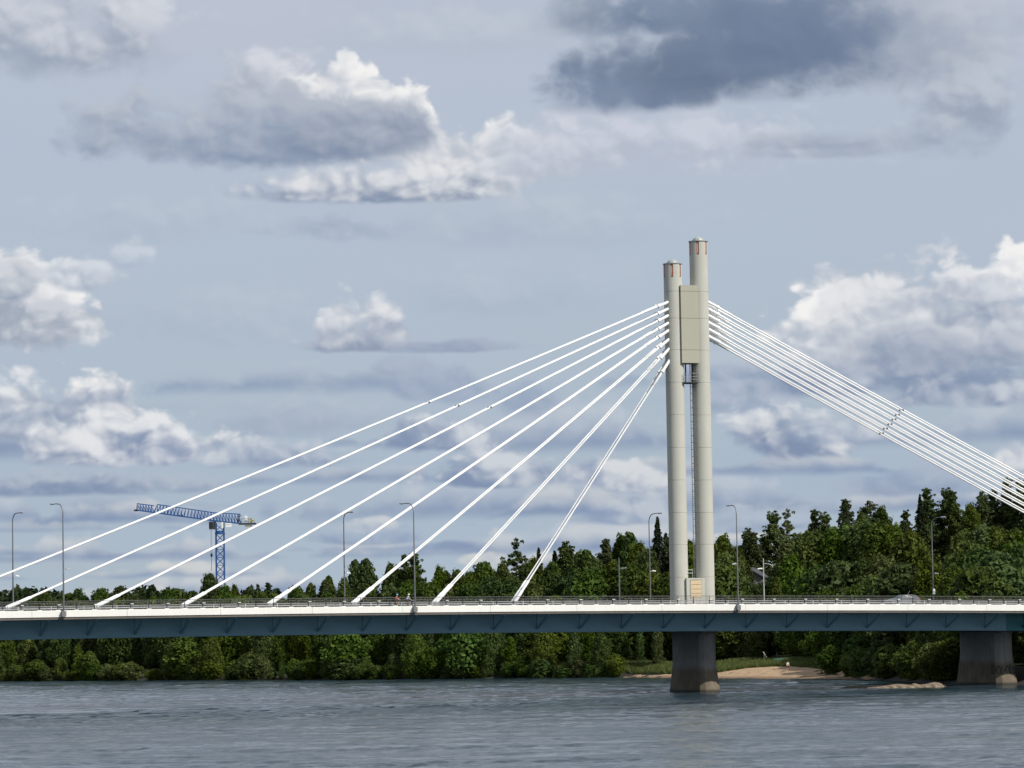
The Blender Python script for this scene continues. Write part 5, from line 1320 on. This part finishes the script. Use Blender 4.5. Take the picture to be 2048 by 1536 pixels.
# right bank below the deck
for px, yw, off, key, h, wd in [(1445, 1352, 18, 'leafy_b', 8.5, 1.0), (1468, 1352, 19, 'birch_c', 9, .9), (1492, 1352, 20, 'shrub_c', 7.5, 1.1), (1512, 1352, 20, 'leafy_b', 8, .9), (1525, 1352, 26, 'birch_a', 13, .9), (1555, 1352, 25, 'birch_b', 14, .9), (1590, 1352, 24, 'birch_a', 15, .9),
                                (1620, 1354, 22, 'leafy_a', 13, 1), (1655, 1356, 20, 'leafy_a', 12, 1), (1690, 1358, 8, 'leafy_b', 9, .9), (1712, 1360, 6, 'shrub_a', 5, 1), (1740, 1360, 9, 'leafy_b', 10, .9), (1775, 1362, 8, 'leafy_a', 11, .8), (1805, 1364, 9, 'leafy_b', 10, .8), (1838, 1366, 6, 'shrub_c', 7.2, 1.0), (1862, 1366, 7, 'shrub_b', 7.5, .9), (1890, 1368, 10, 'leafy_a', 11, .8), (1930, 1369, 14, 'leafy_a', 12, .8), (1900, 1368, 22, 'leafy_a', 14, 1), (1970, 1369, 16, 'leafy_b', 11, 1),
                                (1665, 1358, 4, 'shrub_a', 4.5, 1.1), (1700, 1359, 2, 'shrub_b', 4, 1.2), (1725, 1360, 2, 'shrub_a', 4.6, 1.1), (1752, 1361, 2, 'shrub_b', 5, 1.1), (1780, 1362, 2, 'shrub_a', 5, 1.1), (1808, 1364, 2, 'shrub_c', 5, 1.1), (1832, 1365, 2, 'shrub_a', 5.5, 1.1), (1860, 1366, 2, 'shrub_b', 5.4, 1.1), (1885, 1367, 2, 'shrub_a', 5.6, 1.1), (1910, 1368, 2.5, 'shrub_a', 5.8, 1.1), (1640, 1358, 17, 'shrub_a', 5, 1.2), (1600, 1357, 20, 'shrub_b', 4.5, 1.2), (1660, 1358, 12, 'leafy_b', 8, 1), (1780, 1362, 14, 'leafy_b', 11, 1), (1825, 1365, 15, 'leafy_a', 12, 1), (1870, 1367, 16, 'leafy_b', 12, 1), (1910, 1368, 10, 'leafy_b', 10, 1), (2036, 1352, 1, 'birch_b', 10.5, .9), (2056, 1353, 1, 'birch_c', 10, .9), (2046, 1350, 1, 'shrub_c', 5, 1), (1720, 1360, 17, 'leafy_a', 13, 1), (1760, 1362, 20, 'leafy_a', 14, 1), (1800, 1364, 22, 'weeping_a', 15, 1), (1850, 1366, 24, 'leafy_a', 15, 1)]:
    p0 = at_z(px, yw, 0)
    # step away from the shoreline along its inland normal
    x, y = p0[0], p0[1]
    for _ in range(160):
        if shore_dist(np.array([x]), np.array([y]))[0] >= off: break
        x += .25 * x / y; y += .25
    if px > 2030: x, y = (px - 1024) / FPX * 499, 499 + (2056 - px) * .1
    tree(key, x, y, h, 'right', wd)

for X, Y, H in [(86, 507, 21), (84, 517, 21), (91, 525, 20), (73, 516, 18), (76, 522, 20), (66, 506, 15), (70, 512, 17), (63, 513, 15), (68, 521, 18), (61, 521, 16), (66, 494, 11), (63, 500, 11), (58, 528, 16), (68, 530, 19), (84, 533, 20), (97, 540, 20)]:  # added trees, some out of view, placed to shade the right bank
    tree(['leafy_a', 'birch_a', 'leafy_b', 'weeping_a'][int(X) % 4], X, Y, H, 'mid', 1.1)
ZONES = [(128, 'left of the leftmost tall lamp'), (440, 'between leftmost tall lamp and crane'), (690, 'just right of the crane'), (880, 'behind the two cyclists'), (1031, 'left of the steepest stay cable'), (1340, 'between steepest cable and pylon'),
         (1476, 'just right of the pylon'), (1700, 'behind the sandy beach'), (1830, 'behind the grey car'), (9999, 'near the right picture edge')]
ORD = ['first', 'second', 'third', 'fourth', 'fifth', 'sixth', 'seventh', 'eighth', 'ninth', 'tenth', 'eleventh', 'twelfth', 'thirteenth', 'fourteenth', 'fifteenth', 'sixteenth', 'seventeenth', 'eighteenth', 'nineteenth', 'twentieth', 'last']
LAY = {'sky': ('on the skyline', 'trees standing against the sky'), 'mid': ('behind the deck', 'trees rising behind the bridge deck'), 'water': ('at the waterline', 'shrubs along the far waterline'), 'second': ('under the deck', 'trees behind the waterline shrubs'), 'right': ('below the deck', 'trees on the right bank below the deck')}
cnt = {}
info = []
for tr_ in TREES:
    key, X, Y, H, layer, wide, special, rz = tr_
    px = proj((X, Y, gz(X, Y)))[0]; zone = next(z for lim, z in ZONES if px < lim)
    kd = key.split('_')[0]
    info.append((px, tr_, zone, kd))
info.sort(key=lambda a: a[0])
LAST = {}
for px, tr_, zone, kd in info: LAST[(zone, kd, tr_[4])] = LAST.get((zone, kd, tr_[4]), 0) + 1
for px, (key, X, Y, H, layer, wide, special, rz), zone, kd in info:
    k = (zone, kd, layer); i = cnt.get(k, 0); cnt[k] = i + 1
    nm, word = KIND[kd]; lt, grp = LAY[layer]
    lab = f"{word} {lt} {zone}" + ('' if LAST[k] == 1 else f", {ORD[min(i, 20)]} from left")
    if key == 'pine_thin': lab = f"thin open-crowned pine {lt} {zone}"
    crown, trk, H0 = PROTO[key]; s = H / H0
    o = bpy.data.objects.new(nm, None); COL.objects.link(o); o.location = (X, Y, gz(X, Y) - .1); o.rotation_euler = (.03 * sin(rz * 7), .03 * cos(rz * 5), rz); o.scale = (s * wide, s * wide * (.9 + .2 * ((rz * 3.7) % 1)), s)
    tag(o, lab, 'shrub' if kd == 'shrub' else 'tree', grp)
    for n_, me in (('trunk', trk), ('crown', crown)):
        c = bpy.data.objects.new(n_, me); COL.objects.link(c); c.parent = o

# grass along the shore and the beach edge
def grass():
    rng = RS(9); n = 60000
    X = rng.uniform(6, 50, n); s_need = rng.uniform(.2, 7, n)
    Y = np.interp(X, SHORE[:, 0], SHORE[:, 1]) + s_need * 1.25
    be = (X > 15) & (X < 50)
    Y = np.where(be, np.interp(X, SHORE[:, 0], SHORE[:, 1]) + np.interp(X, [15, 20, 26, 33, 38, 46, 52], [1.8, 3.6, 4.2, 8.3, 15, 16, 9]) * 1.15 + rng.uniform(0, 14, n), Y)
    Z = ground(X, Y); P_ = np.stack([X, Y, Z], 1)
    h = rng.uniform(.25, .8, n); th = rng.uniform(0, 2 * pi, n); w = rng.uniform(.04, .09, n)
    dx, dy = np.cos(th) * w, np.sin(th) * w; lx, ly = rng.normal(0, .15, n), rng.normal(0, .15, n)
    a = P_ + np.stack([dx, dy, -.05 * np.ones(n)], 1); b = P_ - np.stack([dx, dy, .05 * np.ones(n)], 1)
    c = P_ + np.stack([lx - dx * .3, ly - dy * .3, h], 1); d = P_ + np.stack([lx + dx * .3, ly + dy * .3, h], 1)
    v = np.stack([a, b, c, d], 1).reshape(-1, 3); me = np_mesh('grass', v, np.arange(4 * n).reshape(n, 4), False); me.materials.append(M['grass'])
    tag(link('grass', me), kind='stuff')
grass()

# wooded ridge far away on the left horizon, one mass
def far_wood():
    rng = RS(21); pts = []; nr = []
    for i in range(1500):
        px = rng.uniform(-250, 560); Y = rng.uniform(1900, 2500); p = at_y(px, 1205, Y); g = gz(p[0], Y)
        H = max(9, p[2] - g + 3 + rng.uniform(-5, 4) + 3 * sin(px / 37.)); R = rng.uniform(2.2, 3.6)
        m_ = 26; t = rng.rand(m_); th = rng.uniform(0, 2 * pi, m_); rr = R * (1 - t) * rng.uniform(.5, 1.1, m_) + .3
        pts.append(np.stack([p[0] + rr * np.cos(th), Y + rr * np.sin(th), g + H * (.12 + .88 * t)], 1)); nr.append(np.stack([np.cos(th), np.sin(th), .6 + 0 * th], 1))
    me = leaf_mesh('distant_forest', np.concatenate(pts), np.concatenate(nr), 2.6, rng, M['spruce'], 1.4)
    tag(link('distant_forest', me), kind='stuff')
far_wood()
